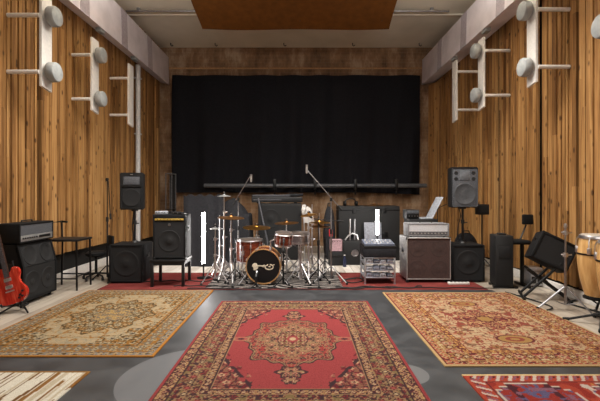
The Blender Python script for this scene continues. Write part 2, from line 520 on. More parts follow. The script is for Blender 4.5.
def pat_left(U, V):
    hw, hl = .84, 1.11
    BG = (172, 150, 116); GOLD = (146, 100, 42); GRY = (108, 102, 92); BRN = (86, 66, 38); LT = (170, 154, 124)
    C = np.empty(U.shape+(3,)); C[:] = BG
    A, B = np.abs(U), np.abs(V)
    d, t = edge_coords(U, V, hw, hl)
    f = d > .26
    fw, fl = hw-.26, hl-.26
    vines(C, f, A, B, 9, 21, GOLD, .07); vines(C, f, A, B, 17, 31, (150, 140, 116), .06)
    flowers(C, f & (noise2(A, B, 6, 3) > .5), A, B, .15, .04, (GOLD, BRN, LT), 6, stag=True)
    sp = (A/fw+B/fl) > 1.28+.06*np.cos(A*40)+.06*np.cos(B*34)
    m = f & sp; put(C, m, GOLD); vines(C, m, A, B, 14, 7, LT, .08); vines(C, m, A, B, 22, 17, BRN, .09); flowers(C, m, A, B, .13, .042, (LT, GRY, BRN), 6)
    r = np.hypot(A/.40, B/.54); th = np.arctan2(B/.54, A/.40); q = r/(1+.10*np.cos(8*th)+.05*np.cos(20*th))
    put(C, q < 1, BRN); m = q < .95; put(C, m, GOLD); vines(C, m, A, B, 15, 41, BRN, .09); vines(C, m, A, B, 24, 43, LT, .06)
    flowers(C, m, A, B, .14, .045, (BRN, LT, GRY), 6, stag=True)
    put(C, q < .5, BRN); m = q < .46; put(C, m, (176, 146, 92)); vines(C, m, A, B, 26, 45, GRY, .12); flowers(C, m, A, B, .09, .03, (GOLD, LT, BRN), 6)
    b = d < .26; put(C, b, (158, 140, 108))
    mb = (d > .09) & (d < .22)
    put(C, mb, (170, 150, 114)); vines(C, mb, A, B, 18, 51, GRY, .12); vines(C, mb, A, B, 25, 53, GOLD, .10)
    flowers(C, mb, t, d-.155+.075, .15, .05, (GOLD, GRY, LT), 6)
    flowers(C, mb, t+.075, d-.155+.075, .15, .034, (GRY, LT, BRN), 5)
    for (a0, a1, base, c1) in ((0, .022, (176, 118, 52), GOLD), (.022, .08, (122, 118, 112), LT), (.08, .09, GOLD, GOLD), (.22, .23, BRN, BRN), (.23, .252, (150, 146, 134), GOLD), (.252, .262, GOLD, GOLD)):
        mm = (d >= a0) & (d < a1); put(C, mm, base)
        if a1-a0 > .02 and a0 > 0:
            flowers(C, mm, t, d-(a0+a1)/2+.03, .06, .02, (c1, GOLD, c1), 4); speck(C, mm, A, B, 50, 3, BRN, .7)
    return C

def pat_right(U, V):
    hw, hl = .83, 1.14
    BG = (184, 160, 124); RD = (138, 68, 56); DR = (100, 46, 44); GD = (160, 124, 74); LT = (190, 168, 130); BRN = (120, 84, 62)
    C = np.empty(U.shape+(3,)); C[:] = BG
    A, B = np.abs(U), V
    AB = np.abs(V)
    d, t = edge_coords(U, V, hw, hl)
    f = d > .31
    vines(C, f, A, AB, 9, 61, (186, 128, 96), .05); vines(C, f, A, AB, 15, 63, RD, .055); speck(C, f, A, AB, 22, 67, BRN, .78)
    flowers(C, f & (noise2(A, AB, 5, 8) > .42), A, AB, .17, .05, (RD, GD, DR), 6, stag=True)
    flowers(C, f & (noise2(A, AB, 5, 9) > .55), A+.08, AB+.06, .15, .03, (DR, PNK, LT), 5)
    r = np.hypot(A/.30, AB/.30); th = np.arctan2(AB, A); q = r/(1+.12*np.cos(8*th))
    put(C, q < 1, RD); m = q < .93; put(C, m, (188, 146, 104)); vines(C, m, A, AB, 18, 71, DR, .10); flowers(C, m, A, AB, .11, .04, (DR, PNK, GD), 6)
    put(C, q < .35, DR); put(C, q < .25, GD)
    for cy in (.58,):
        r = np.hypot(A/.17, (AB-cy)/.11); put(C, r < 1, DR); put(C, r < .85, GD); put(C, r < .5, RD); put(C, r < .25, GD)
    b = d < .31; put(C, b, RD)
    mb = (d > .10) & (d < .25)
    put(C, mb, (150, 70, 58)); vines(C, mb, A, AB, 17, 81, GD, .09); vines(C, mb, A, AB, 26, 83, LT, .07); speck(C, mb, A, AB, 30, 87, DR, .66)
    flowers(C, mb, t, d-.175+.085, .17, .056, (GD, DR, LT), 6)
    flowers(C, mb, t+.085, d-.175+.085, .17, .04, (PNK, LT, DR), 5)
    for (a0, a1, base, c1) in ((0, .026, (192, 160, 112), GD), (.026, .036, DR, DR), (.036, .09, (172, 92, 70), LT), (.09, .10, GD, GD), (.25, .258, DR, DR), (.258, .30, (196, 150, 86), RD), (.30, .31, DR, DR)):
        mm = (d >= a0) & (d < a1); put(C, mm, base)
        if a1-a0 > .03:
            flowers(C, mm, t, d-(a0+a1)/2+.0275, .055, .02, (c1, GD, DR), 4); speck(C, mm, A, AB, 45, 91, DR, .74)
    return C

def pat_kilim(U, V):
    hw, hl = .68, .95
    RD = (170, 70, 52); WH = (196, 182, 168); BL = (96, 88, 118); DK = (76, 40, 46); OR = (186, 128, 70); MV = (134, 92, 106)
    C = np.empty(U.shape+(3,)); C[:] = RD
    d, t = edge_coords(U, V, hw, hl)
    n = noise2(U, V, 12, 5); put(C, n > .72, (146, 52, 42))
    # inner stepped panels repeating along the length
    per = .62; k = np.floor((V+hl)/per); b = (V+hl)-(k+.5)*per
    for (cx, w_, h_) in ((-.30, .26, .22), (.32, .26, .22)):
        a = np.abs(U-cx); bb = np.abs(b)
        st = np.floor(np.clip((a-.10)/.05, 0, 9))*.045
        e = h_-st-bb
        m = (a < w_) & (e > 0) & (d > .12)
        put(C, m, WH); m2 = (a < w_-.018) & (e > .018) & (d > .12); put(C, m2, (150, 54, 46))
        vines(C, m2, np.abs(U-cx), bb, 14, 22, BL, .09); speck(C, m2, np.abs(U-cx), bb, 18, 25, DK, .72); speck(C, m2, U, V, 16, 29, MV, .78)
    f = d > .13
    free = f & (np.abs(C[..., 0]-170) < 1)
    put(C, free & (noise2(U, V, 15, 51) > .80), WH); put(C, free & (noise2(U, V, 13, 52) > .82), BL); put(C, free & (noise2(U, V, 16, 53) > .84), OR)
    # border: slanted white / mauve dashes
    bo = d < .12; put(C, bo, RD)
    sl = ((t/.085+d*7) % 1)
    put(C, bo & (d > .025) & (d < .10) & (sl < .30), WH); put(C, bo & (d > .035) & (d < .09) & (sl > .42) & (sl < .62), MV); put(C, bo & (d > .03) & (d < .06) & (sl > .68) & (sl < .86), DK)
    put(C, (d > .112) & (d < .122), DK)
    put(C, (V > hl-.02), (214, 184, 134))
    return C

def pat_stripe(U, V):
    C = np.empty(U.shape+(3,)); C[:] = (222, 214, 196)
    w = U+.010*(noise2(U*0+.5, V, 6, 3)-.5)
    n = noise2(w, V*.02, 44, 6); m2 = noise2(U*2, V, 4, 9)
    put(C, n < .28, (196, 182, 156)); put(C, (n > .70) & (m2 > .36), (142, 98, 50)); put(C, (noise2(w, V*.03, 60, 13) > .84), (118, 80, 42))
    put(C, np.abs(V-.99) < .012, (150, 110, 60))
    return C

def pat_zebra(U, V):
    C = np.empty(U.shape+(3,)); C[:] = (156, 148, 142)
    ph = V*62+5*np.sin(U*5+1.1*np.sin(V*5))+7*noise2(U, V, 4.2, 4)+4*noise2(U, V, 9, 6)
    put(C, np.sin(ph+np.abs(U)*16) > -.3, (24, 22, 24))
    return C

def pat_redcarpet(U, V):
    C = np.empty(U.shape+(3,)); C[:] = (126, 56, 52)
    n = noise2(U, V, 9, 2); C += ((n-.5)*18)[..., None]
    return np.clip(C, 0, 255)

def floor_parts():
    bm = BM()
    # boards of the hall floor, running away from the camera
    random.seed(3)
    x = -4.0
    while x < 4.0:
        w = .17
        y = -4.2+random.uniform(-1, 0)
        while y < 11:
            L = random.uniform(2.2, 3.6)
            box(bm, (x+.0015, y+.001, -.05), (x+w-.0015, y+L-.001, 0))
            y += L
        x += w
    fl = struct('floor', bm, M_floor)
    bm = BM(); box(bm, (-3.9, -4.2, -.08), (3.9, 10.6, -.051)); struct('floor_base', bm, M_wallgap)
    # white boards across the back of the stage
    bm = BM(); x = -2.6
    while x < 2.55:
        box(bm, (x+.003, 6.66, 0.0005), (x+.137, 8.9, .012)); x += .14
    o = obj('stage_floorboards', bm, M_whitefloor); o['kind'] = 'structure'
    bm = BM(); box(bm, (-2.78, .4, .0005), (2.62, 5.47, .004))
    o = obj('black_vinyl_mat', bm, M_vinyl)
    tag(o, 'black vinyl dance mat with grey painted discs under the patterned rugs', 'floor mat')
floor_parts()
rug('persian_rug', 1.77, 2.56, .0065, pat_center, (-.065, 3.575, .0042), 0, 'large red Persian rug with dark central medallion lying in the middle of the floor')
rug('persian_rug', 1.68, 2.22, .0065, pat_left, (-2.01, 4.30, .0042), 0, 'gold and beige oriental rug with orange edge, left of the red medallion rug')
rug('persian_rug', 1.66, 2.28, .0065, pat_right, (1.92, 4.15, .0042), 0, 'cream oriental rug with rust red border lying in front of the brown speaker cabinet')
rug('kilim_rug', 1.36, 1.90, .009, pat_kilim, (1.84, 1.92, .0042), 0, 'bright red kilim with white stepped outlines and dashed border, bottom right corner')
rug('striped_rug', 1.5, 2.0, .009, pat_stripe, (-2.28, 1.92, .0042), 0, 'white rag rug with thin brown stripes, bottom left corner')
rug('stage_carpet', 5.35, 1.18, .02, pat_redcarpet, (-.10, 6.06, .0005), 0, 'long plain red carpet under the amplifiers and drum kit', th=.007)
rug('zebra_rug', 1.92, 1.2, .01, pat_zebra, (-.36, 6.14, .0092), 0, 'black and white zebra striped rug under the drum kit', th=.006)

# ------------------------------------------------------------------ room shell
XL, XR, YB, ZC, YF = -3.56, 3.47, 10.2, 5.06, -4.0

def planked_wall(name, side, segs, x0, base_z):
    """vertical planks of uneven depth; segs = list of (ya, yb, xa, xb, zlo)"""
    bm = BM(); s = 1 if side == 'left' else -1
    for (ya, yb, xa, xb, zlo, *zt) in segs:
        ztop = zt[0] if zt else ZC
        L = math.hypot(yb-ya, xb-xa); ang = math.atan2(xb-xa, yb-ya)
        p = 0.
        while p < L-.004:
            w = min(random.choice((.03, .04, .055, .055, .07, .09, .11)), L-p)
            dep = random.choice((0, 0, .006, .02, .045))
            cuts = [zlo]
            z = zlo+random.uniform(.9, 3.2)
            while z < ztop-.5:
                if random.random() < .7: cuts.append(z)
                z += random.uniform(1.4, 2.8)
            cuts.append(ztop)
            for a, b in zip(cuts, cuts[1:]):
                M = T(xa, ya, 0) @ Matrix.Rotation(-ang, 4, 'Z')
                lo = (-.06 if s > 0 else -dep, p+.0012, a+.001); hi = (dep if s > 0 else .06, p+w-.0012, b-.001)
                if s > 0: lo = (-.06, lo[1], lo[2]); hi = (-dep, hi[1], hi[2])
                else: lo = (dep, lo[1], lo[2])
                box(bm, lo, hi, M=M)
            p += w+(.016 if random.random() < .14 else 0)
    # solid wall behind
    if s > 0: box(bm, (x0-.3, YF, -.05), (x0-.075, YB+.2, ZC), mi=1)
    else: box(bm, (x0+.075, YF, -.05), (x0+.3, YB+.2, ZC), mi=1)
    return struct(name, bm, [M_wallwood, M_wallgap])
random.seed(11)
planked_wall('wall_left', 'left', [(-4, 3.2, XL, XL, .42), (3.23, 5.45, XL, XL, .42), (5.51, 7.60, XL, XL, .42), (7.64, 8.9, XL-.02, XL-.02, .3), (8.9, 10.2, XL-.0, XL-.0, .3)], XL, .42)
planked_wall('wall_right', 'right', [(-4, 3.3, XR, XR, .14), (3.33, 4.98, XR, XR, .14), (5.03, 5.77, XR+.0, XR, .14), (5.835, 6.55, XR-.03, XR-.03, .14), (6.57, 7.45, XR+.03, XR+.03, .14), (7.45, 9.35, XR-.03, XR-.03, .14), (9.35, 10.2, XR-.02, XR-.20, .14, 4.09), (9.35, 10.2, XR, XR, 4.1)], XR, .14)
bm = BM(); box(bm, (-3.9, YB, -.05), (3.8, YB+.25, ZC)); struct('wall_back', bm, M_backwood)
bm = BM(); box(bm, (-3.9, YF-.2, -.05), (3.8, YF, ZC)); struct('wall_front', bm, M_backwood)
bm = BM(); box(bm, (XL-.06, 10.16, 4.51), (XR, YB-.001, 4.535)); struct('trim_1', bm, M_hoop)
# baseboards
bm = BM()
box(bm, (XL-.07, -4, 0.0), (XL-.03, 9.9, .14), .006); struct('baseboard_left', bm, M_white)
bm = BM(); box(bm, (XR-.04, -4, 0.0), (XR-.001, 9.3, .12), .006); struct('baseboard_right', bm, M_white)
# ceiling
bm = BM()
y = YF
ys = [YF, -2, 0, 2, 4, 6, 7.3, 8.28, 8.32, 10.25]
for a, b in zip(ys, ys[1:]):
    hz = 0. if b-a > .1 else -.035
    box(bm, (-3.9, a+.004, ZC+hz), (3.8, b-.004, ZC+.15))
struct('ceiling', bm, M_ceil)

# ------------------------------------------------------------------ ceiling items
def duct(name, xo, xi, label, side):
    r = thing(name, label, 'air duct', (0, 0, 0), group='boxed ducts under the ceiling')
    bm = BM()
    y0, y1 = 3.2, 10.17; zt = 4.83 if side > 0 else 4.77
    out = [(xo, 4.17), (xi, 4.10), (xi-.02*side, zt-.03), (xi-.05*side, zt), (xo, zt)]
    prism(bm, out, y0, y1, .01)
    obj('duct_casing', bm, M_duct, r)
    for yy in (4.6, 6.05, 7.45, 8.75):
        bm = BM(); e = .006*side
        o2 = [(xi+e, 4.10-.004), (xi+e-.02*side, zt-.03), (xi-.02*side-.01*side, zt-.03), (xi-.01*side, 4.10-.004)]
        prism(bm, o2, yy, yy+.26)
        obj('duct_band', bm, M_ductband, r)
    for yy in (5.2, 6.7, 8.1):
        bm = BM(); box(bm, (min(xi-.11*side, xi-.02*side), yy, 4.05), (max(xi-.11*side, xi-.02*side), yy+.16, 4.118), .008)
        obj('duct_bracket', bm, M_lampgrey, r)
    return r
duct('air_duct', XL+.005, -3.32, 'pale boxed air duct under the ceiling along the left wood wall', 1)
duct('air_duct', XR-.035, 3.09, 'pale boxed air duct under the ceiling along the right wood wall', -1)

# brown felt baffle slung under the ceiling
r = thing('acoustic_baffle', 'brown felt sheet slung below the ceiling above the stage', 'acoustic panel', (0, 0, 0))
bm = BM()
n = 14
top, bot = [], []
for i in range(n+1):
    f = i/n
    y = 6.2+(8.0-6.2)*f; z = 5.04-.42*f**2.2 + .0
    bot.append((y, z))
for (dx0, dx1, dz) in ((-1, 1, 0),):
    NX = 26; grid = []
    for i, (y, z) in enumerate(bot):
        row = []
        for k in range(NX+1):
            g = k/NX
            xl = -1.99+.02*i/n+.03*math.sin(i*.5); xr = 1.80-.02*i/n
            sag = .02*math.sin(g*PI)+.012*math.sin(g*9)
            row.append(((xl+(xr-xl)*g), y, z-sag*(i/n)))
        grid.append(row)
    th = .035
    A = [[bm.verts.new(p) for p in row] for row in grid]
    Bv = [[bm.verts.new((p[0], p[1], p[2]+th)) for p in row] for row in grid]
    for i in range(n):
        for k in range(NX):
            bm.faces.new((A[i][k], A[i][k+1], A[i+1][k+1], A[i+1][k])); bm.faces.new((Bv[i][k], Bv[i+1][k], Bv[i+1][k+1], Bv[i][k+1]))
    for i in range(n):
        for k in (0, NX): bm.faces.new((A[i][k], A[i+1][k], Bv[i+1][k], Bv[i][k]))
    for k in range(NX):
        for i in (0, n): bm.faces.new((A[i][k], A[i][k+1], Bv[i][k+1], Bv[i][k]))
obj('felt_sheet', bm, M_brownbaffle, r)
for xx in (-1.7, 0, 1.6):
    bm = BM(); tube(bm, [(xx, 7.8, 4.69), (xx, 7.8, 5.1)], .006, 6); obj('hanger_wire', bm, M_blackmetal, r)
# ceiling pipes
r = thing('ceiling_pipe', 'thin grey pipe under the ceiling above the left duct', 'pipe', (0, 8.05, 5.0))
bm = BM(); tube(bm, [(-3.5, 0, 0), (-1.9, 0, 0)], .018, 10); obj('pipe', bm, M_steel, r)
bm = BM(); box(bm, (-3.28, -.03, .0), (-3.22, .03, .1), .006); obj('clamp', bm, M_steel, r)
r = thing('ceiling_pipe', 'thin grey pipe under the ceiling above the right duct', 'pipe', (0, 8.05, 5.0))
bm = BM(); tube(bm, [(1.8, 0, 0), (3.0, 0, 0)], .018, 10); obj('pipe', bm, M_steel, r)
bm = BM(); box(bm, (2.62, -.03, .0), (2.68, .03, .1), .006); obj('clamp', bm, M_steel, r)
hk = None
for px, lb in ((-3.2, 'first small dark hook from the left along the ceiling edge'), (-2.1, 'second small dark hook from the left along the ceiling edge'), (-.4, 'third small dark hook along the ceiling edge, over the stage centre'), (1.3, 'fourth small dark hook from the left along the ceiling edge'), (2.95, 'last small dark hook on the right along the ceiling edge')):
    bm = BM(); tube(bm, [(0, 0, 0), (0, 0, -.05), (.03, 0, -.075), (.06, 0, -.05)], .012, 6)
    o = obj('ceiling_hook', bm, M_blackmetal, None, (px, 9.9, ZC)); tag(o, lb, 'hook', 'hooks along the ceiling edge')

# ------------------------------------------------------------------ wall lamp brackets
def lamp_bracket(wx, y, side, lamps, label, z0=2.63, z1=3.77, stand=.32, w=.2, zs=None):
    """board in the YZ plane held off the wall by two rods; two drum lamps on its room side. side=+1 left wall"""
    r = thing('wall_lamp_board', label, 'wall lamp', (wx, y, 0), group='white lamp boards on the side walls')
    x = stand*side
    bm = BM()
    out = [(0, z0+.0), (w, z0-.03), (w, z1), (0, z1)]
    M = T(x, 0, 0) @ RZ(90)
    prism(bm, [(a, b) for a, b in out], -.018, .018, .004, M=M)
    obj('board', bm, M_white, r)
    for z in (zs or (3.49, 2.80)):
        bm = BM(); tube(bm, [(0, .0, z), (x-.015*side, .0, z)], .026, 10); obj('rod', bm, M_white, r)
        if lamps:
            bm = BM()
            prof = [(0, 0), (.06, 0), (.06, .03), (.112, .035), (.121, .05), (.121, .115), (.112, .132), (.08, .144), (0, .148)]
            lathe(bm, prof, 28, M=T(x+.018*side, .10, z-.035+.06) @ RY(90*side))
            lm = obj('lamp_drum', bm, M_lampgrey, r)
    return r
lamp_bracket(XL, 4.87, 1, True, 'nearest white wall board with two grey drum lamps, left wall', stand=.40)
lamp_bracket(XL, 6.25, 1, True, 'second white wall board with two grey drum lamps, left wall', stand=.30)
lamp_bracket(XL-.02, 7.5, 1, False, 'lampless white wall board farthest along the left wall', stand=.36)
lamp_bracket(XR, 5.15, -1, True, 'white wall board with two grey drum lamps, nearest whole one on right wall', stand=.42, z0=2.76, z1=3.92, zs=(3.69, 2.95))
lamp_bracket(XR, 6.62, -1, True, 'white wall board with two grey drum lamps, farther along right wall', stand=.42, z0=2.76, z1=3.92, zs=(3.69, 2.95))
lamp_bracket(XR-.01, 7.75, -1, False, 'lampless white wall board farthest along the right wall', stand=.42, z0=2.76, z1=3.92, zs=(3.69, 2.95))
lamp_bracket(XR, 3.86, -1, True, 'white wall board cut off by the right picture edge, one lamp showing', stand=.36, z0=2.76, z1=3.92, zs=(3.69, 2.95))
# white pipe down the left wall
r = thing('wall_pipe', 'white vertical pipe running down the left wall behind the loudspeaker', 'pipe', (XL+.07, 8.62, 0))
bm = BM(); tube(bm, [(0, 0, .0), (0, 0, 4.1)], .05, 14); obj('pipe', bm, M_pipewhite, r)
for z in (1.2, 2.6, 3.8):
    bm = BM(); box(bm, (-.066, -.06, z), (.06, .06, z+.03), .005); obj('clamp', bm, M_pipewhite, r)

# ------------------------------------------------------------------ curtain and batten
bm = BM()
NX, NZ = 220, 30
x0, x1, zt, zb = -3.2, 3.02, 4.30, 1.36
rows = []
for j in range(NZ+1):
    g = j/NZ; row = []
    for i in range(NX+1):
        f = i/NX; x = x0+(x1-x0)*f
        a = .03+.05*g
        y = 10.02+a*math.sin(x*7+1.5*math.sin(x*1.7)+.5*g)+.02*g*math.sin(x*17+2*g)
        if f > .78:
            k = (f-.78)/.22; y += .05*k*math.sin((x*9-(1-g)*6))*min(1, g*2)
        z = zt+(zb-zt)*g-.05*k*g if f > .78 else zt+(zb-zt)*g
        row.append((x+.01*math.sin(g*5+x), y, z))
    rows.append(row)
A = [[bm.verts.new(p) for p in row] for row in rows]
Bv = [[bm.verts.new((p[0], p[1]+.012, p[2])) for p in row] for row in rows]
for j in range(NZ):
    for i in range(NX):
        bm.faces.new((A[j][i], A[j][i+1], A[j+1][i+1], A[j+1][i])); bm.faces.new((Bv[j][i], Bv[j+1][i], Bv[j+1][i+1], Bv[j][i+1]))
    for i in (0, NX): bm.faces.new((A[j][i], A[j+1][i], Bv[j+1][i], Bv[j][i]))
for i in range(NX):
    for j in (0, NZ): bm.faces.new((A[j][i], A[j][i+1], Bv[j][i+1], Bv[j][i]))
o = obj('stage_curtain', bm, M_curtain, sharp=80); tag(o, 'wide black stage curtain hanging across the back wall', 'curtain')
r = thing('pipe_rail', 'long dark grey pipe rail across the bottom of the black curtain', 'pipe', (0, 9.82, 1.53))
bm = BM(); tube(bm, [(-2.35, 0, 0), (3.1, 0, 0)], .052, 14); obj('pipe', bm, simple('rail_grey', (86, 88, 92), .45, .3), r)
for xx in (-.62, .37, 1.36, 2.36):
    bm = BM(); box(bm, (xx-.035, -.07, -.10), (xx+.035, .05, .16), .008)
    tube(bm, [(xx, 0, -.12), (xx, 0, -.22)], .02, 8); obj('clamp', bm, M_blackmetal, r)
# drape panel lower left behind the drum kit
def cloth_sheet(name, x0, x1, z0, z1, y, amp, fr, label, m):
    bm = BM(); NX, NZ = 90, 24; rows = []
    for j in range(NZ+1):
        g = j/NZ
        rows.append([(x0+(x1-x0)*i/NX, y+(amp*(.3+.7*g))*math.sin((x0+(x1-x0)*i/NX)*fr+2*math.sin(i*.09)+g), z1+(z0-z1)*g-.02*math.sin(i*.3)*(1-g)) for i in range(NX+1)])
    A = [[bm.verts.new(p) for p in r] for r in rows]; B = [[bm.verts.new((p[0], p[1]+.01, p[2])) for p in r] for r in rows]
    for j in range(NZ):
        for i in range(NX):
            bm.faces.new((A[j][i], A[j][i+1], A[j+1][i+1], A[j+1][i])); bm.faces.new((B[j][i], B[j+1][i], B[j+1][i+1], B[j][i+1]))
        for i in (0, NX): bm.faces.new((A[j][i], A[j+1][i], B[j+1][i], B[j][i]))
    for i in range(NX):
        for j in (0, NZ): bm.faces.new((A[j][i], A[j][i+1], B[j][i+1], B[j][i]))
    return tag(obj(name, bm, m, sharp=80), label, 'cloth')
cloth_sheet('backing_drape', -2.10, -1.36, .0, 1.30, 7.2, .03, 11, 'dark grey drape hanging behind the tall light tube and amp', M_drape)

# grey metal rack left of curtain
r = thing('metal_rack', 'narrow grey metal rack standing left of the curtain', 'rack', (-3.10, 9.45, 0))
m_dk = simple('dull_grey_metal', (96, 96, 98), .5, .4)
for x in (-.07, .07):
    for y in (0, .3):
        bm = BM(); box(bm, (x-.011, y-.011, 0), (x+.011, y+.011, 1.82), .003); obj('upright', bm, m_dk, r)
for z in (.3, .95, 1.8):
    bm = BM(); box(bm, (-.08, -.012, z), (.08, .312, z+.02), .003); obj('shelf', bm, m_dk if z > 1.5 else M_black, r)
bm = BM(); box(bm, (-.065, .29, .05), (.065, .30, 1.78)); obj('back_panel', bm, M_black, r)

# ------------------------------------------------------------------ amplifiers and speakers
def ring_cone(bm, cx, cz, ra, y, mi=0, k=1.):
    prof = [(ra, 0), (ra*.96, .006), (ra*.86, .004), (ra*.80, .0005), (ra*.30, .0005), (ra*.27, .004), (ra*.12, .007), (0, .008)]
    lathe(bm, prof, 32, M=T(cx, y, cz) @ RX(90) @ Matrix.Scale(k, 4, (0, 0, 1)), mi=mi)

def corners(r, w, d, h, m, sz=.035):
    for sx in (-1, 1):
        for z in (0, 1):
            bm = BM()
            x = sx*w/2; zz = h if z else 0
            box(bm, (min(x, x-sx*sz)-.003*(sx < 0), -.003, (zz-sz) if z else zz-.002), (max(x, x-sx*sz)+.003*(sx > 0), sz, zz+.002 if z else zz+sz), .003)
            obj('corner_cap', bm, m, r)

def cab(r, w, d, h, gm, cones, cm=M_cone, frame=.03, body=M_tolex, z0=0., side_handle=True, piping=None, caster=False, feet=True, caps=True, top=0.):
    """front at y=0 facing -y, body back to y=d. cones: (x,z,r)"""
    fz = .04 if caster else (.012 if feet else 0)
    bm = BM()
    box(bm, (-w/2, .018, fz), (w/2, d, h), .012)
    # rim round the recessed grille
    for lo, hi in (((-w/2, 0, fz), (-w/2+frame, .03, h)), ((w/2-frame, 0, fz), (w/2, .03, h)), ((-w/2+frame, 0, fz), (w/2-frame, .03, fz+frame)), ((-w/2+frame, 0, h-frame-top), (w/2-frame, .03, h))):
        box(bm, lo, hi, .006)
    b = obj('cabinet', bm, body, r)
    bm = BM(); box(bm, (-w/2+frame, .008, fz+frame), (w/2-frame, .02, h-frame-top)); g = obj('grille', bm, gm, r)
    for (x, z, ra) in cones:
        bm = BM(); ring_cone(bm, x, z, ra, .008, 0, .25 if gm is M_brown_gr else .7); obj('speaker_cone', bm, cm, g)
    if piping:
        bm = BM(); e = frame-.004; pts = [(-w/2+e, .001, fz+e), (w/2-e, .001, fz+e), (w/2-e, .001, h-e-top), (-w/2+e, .001, h-e-top)]
        for i in range(4): tube(bm, [pts[i], pts[(i+1) % 4]], .0065, 6)
        obj('piping', bm, piping, r)
    if caps: corners(r, w, d, h, M_black)
    if side_handle:
        for sx in (-1, 1):
            bm = BM(); box(bm, (sx*w/2-.004, d*.35, h*.62), (sx*w/2+.004, d*.65, h*.74), .003)
            hp = obj('side_handle', bm, M_steel if piping else M_black, r)
            bm = BM(); tube(bm, [(sx*(w/2+.004), d*.40, h*.65), (sx*(w/2+.018), d*.40, h*.68), (sx*(w/2+.004), d*.40, h*.71)], .006, 6); obj('grip', bm, M_blackmetal, hp)
    if caster:
        for sx in (-1, 1):
            for yy in (.06, d-.06):
                bm = BM(); x = sx*(w/2-.06)
                lathe(bm, [(0, -.012), (.018, -.012), (.02, -.006), (.02, .006), (.018, .012), (0, .012)], 16, M=T(x, yy, .02) @ RY(90))
                box(bm, (x-.016, yy-.014, .022), (x+.016, yy+.014, fz+.002), .002); obj('caster', bm, M_rubber, r)
    elif feet:
        for sx in (-1, 1):
            for yy in (.05, d-.05):
                bm = BM(); lathe(bm, [(0, 0), (.018, 0), (.016, .014), (0, .014)], 12, M=T(sx*(w/2-.05), yy, 0)); obj('foot', bm, M_rubber, r)
    return b

def knobs(r, x0, x1, n, y, z, m=M_black, ra=.010, name='knob'):
    for i in range(n):
        x = x0+(x1-x0)*i/(n-1)
        bm = BM(); lathe(bm, [(0, 0), (ra, 0), (ra*.85, .012), (0, .013)], 10, M=T(x, y, z) @ RX(90)); obj(name, bm, m, r)

# -- left stack (faces into the room)
W = .64
SX, SY = -3.215, 4.965
r = thing('speaker_cabinet', 'tall slanted black guitar cabinet against left wall, under the amp head', 'speaker cabinet', (SX, SY, 0), 90)
bm = BM()
d = .33
side = [(0.018, .045), (d, .045), (d, .72), (.085, .72), (.018, .45)]     # (y,z) profile
a = [bm.verts.new((-W/2, y, z)) for y, z in side]; b = [bm.verts.new((W/2, y, z)) for y, z in side]
bm.faces.new(a); bm.faces.new(b[::-1])
for i in range(5): bm.faces.new((a[i], b[i], b[(i+1) % 5], a[(i+1) % 5]))
for sx in (-1, 1):
    prof = [(0, .045), (.03, .045), (.03, .45), (.097, .72), (.067, .72), (0, .45)]
    xx = sorted((sx*W/2, sx*(W/2-.028)))
    a = [bm.verts.new((xx[0], y, z)) for y, z in prof]; b = [bm.verts.new((xx[1], y, z)) for y, z in prof]
    bm.faces.new(a); bm.faces.new(b[::-1])
    for i in range(6): bm.faces.new((a[i], b[i], b[(i+1) % 6], a[(i+1) % 6]))
box(bm, (-W/2+.028, 0, .045), (W/2-.028, .03, .075)); box(bm, (-W/2+.028, .062, .692), (W/2-.028, .1, .72))
obj('cabinet', bm, M_tolex, r)
bm = BM(); box(bm, (-W/2+.028, .006, .075), (W/2-.028, .02, .445)); g = obj('lower_grille', bm, M_sub, r)
for sx in (-1, 1):
    bm = BM(); ring_cone(bm, sx*.15, .255, .135, .006); obj('speaker_cone', bm, M_cone, g)
an = math.degrees(math.atan2(.067, .27))
bm = BM(); Mt = T(0, .006, .45) @ RX(-an); box(bm, (-W/2+.028, 0, .004), (W/2-.028, .014, .262), M=Mt); g = obj('upper_grille', bm, M_grille, r)
for sx in (-1, 1):
    bm = BM(); lathe(bm, [(.122, 0), (.118, .006), (.105, .004), (.1, .0005), (.03, .002), (0, .004)], 32, M=Mt @ T(sx*.15, 0, .133) @ RX(90)); obj('speaker_cone', bm, M_cone, g)
bm = BM(); box(bm, (.18, -.003, .20), (.23, .0, .225), .001, M=Mt); obj('badge', bm, M_black, r)
for sx in (-1, 1):
    for yy in (.06, d-.06):
        bm = BM(); x = sx*(W/2-.06); lathe(bm, [(0, -.012), (.02, -.012), (.0225, -.006), (.0225, .006), (.02, .012), (0, .012)], 16, M=T(x, yy, .0225) @ RY(90)); box(bm, (x-.018, yy-.014, .025), (x+.018, yy+.014, .047), .002); obj('caster', bm, M_rubber, r)
for sx in (-1, 1):
    bm = BM(); box(bm, (sx*W/2-.004, .13, .40), (sx*W/2+.005, .24, .50), .003); obj('side_handle', bm, M_black, r)

r = thing('amp_head', 'black amp head with silver control strip on the slanted cabinet', 'amplifier', (SX-.04, SY, .72), 90)
d = .27
bm = BM(); box(bm, (-W/2, .012, .012), (W/2, d, .245), .014)
for lo, hi in (((-W/2, 0, .012), (-W/2+.022, .03, .245)), ((W/2-.022, 0, .012), (W/2, .03, .245)), ((-W/2+.022, 0, .222), (W/2-.022, .03, .245)), ((-W/2+.022, 0, .012), (W/2-.022, .03, .03))): box(bm, lo, hi, .005)
obj('case', bm, M_tolex, r)
bm = BM(); box(bm, (-W/2+.022, .006, .10), (W/2-.022, .014, .222)); obj('grille', bm, M_grille2, r)
bm = BM(); box(bm, (-W/2+.022, .003, .03), (W/2-.022, .014, .10), .002); p = obj('control_panel', bm, M_silverpanel, r)
bm = BM(); box(bm, (.03, -.001, .052), (.25, .004, .082), .001); obj('inlay', bm, M_black, p)
knobs(p, -.26, -.02, 7, .003, .066)
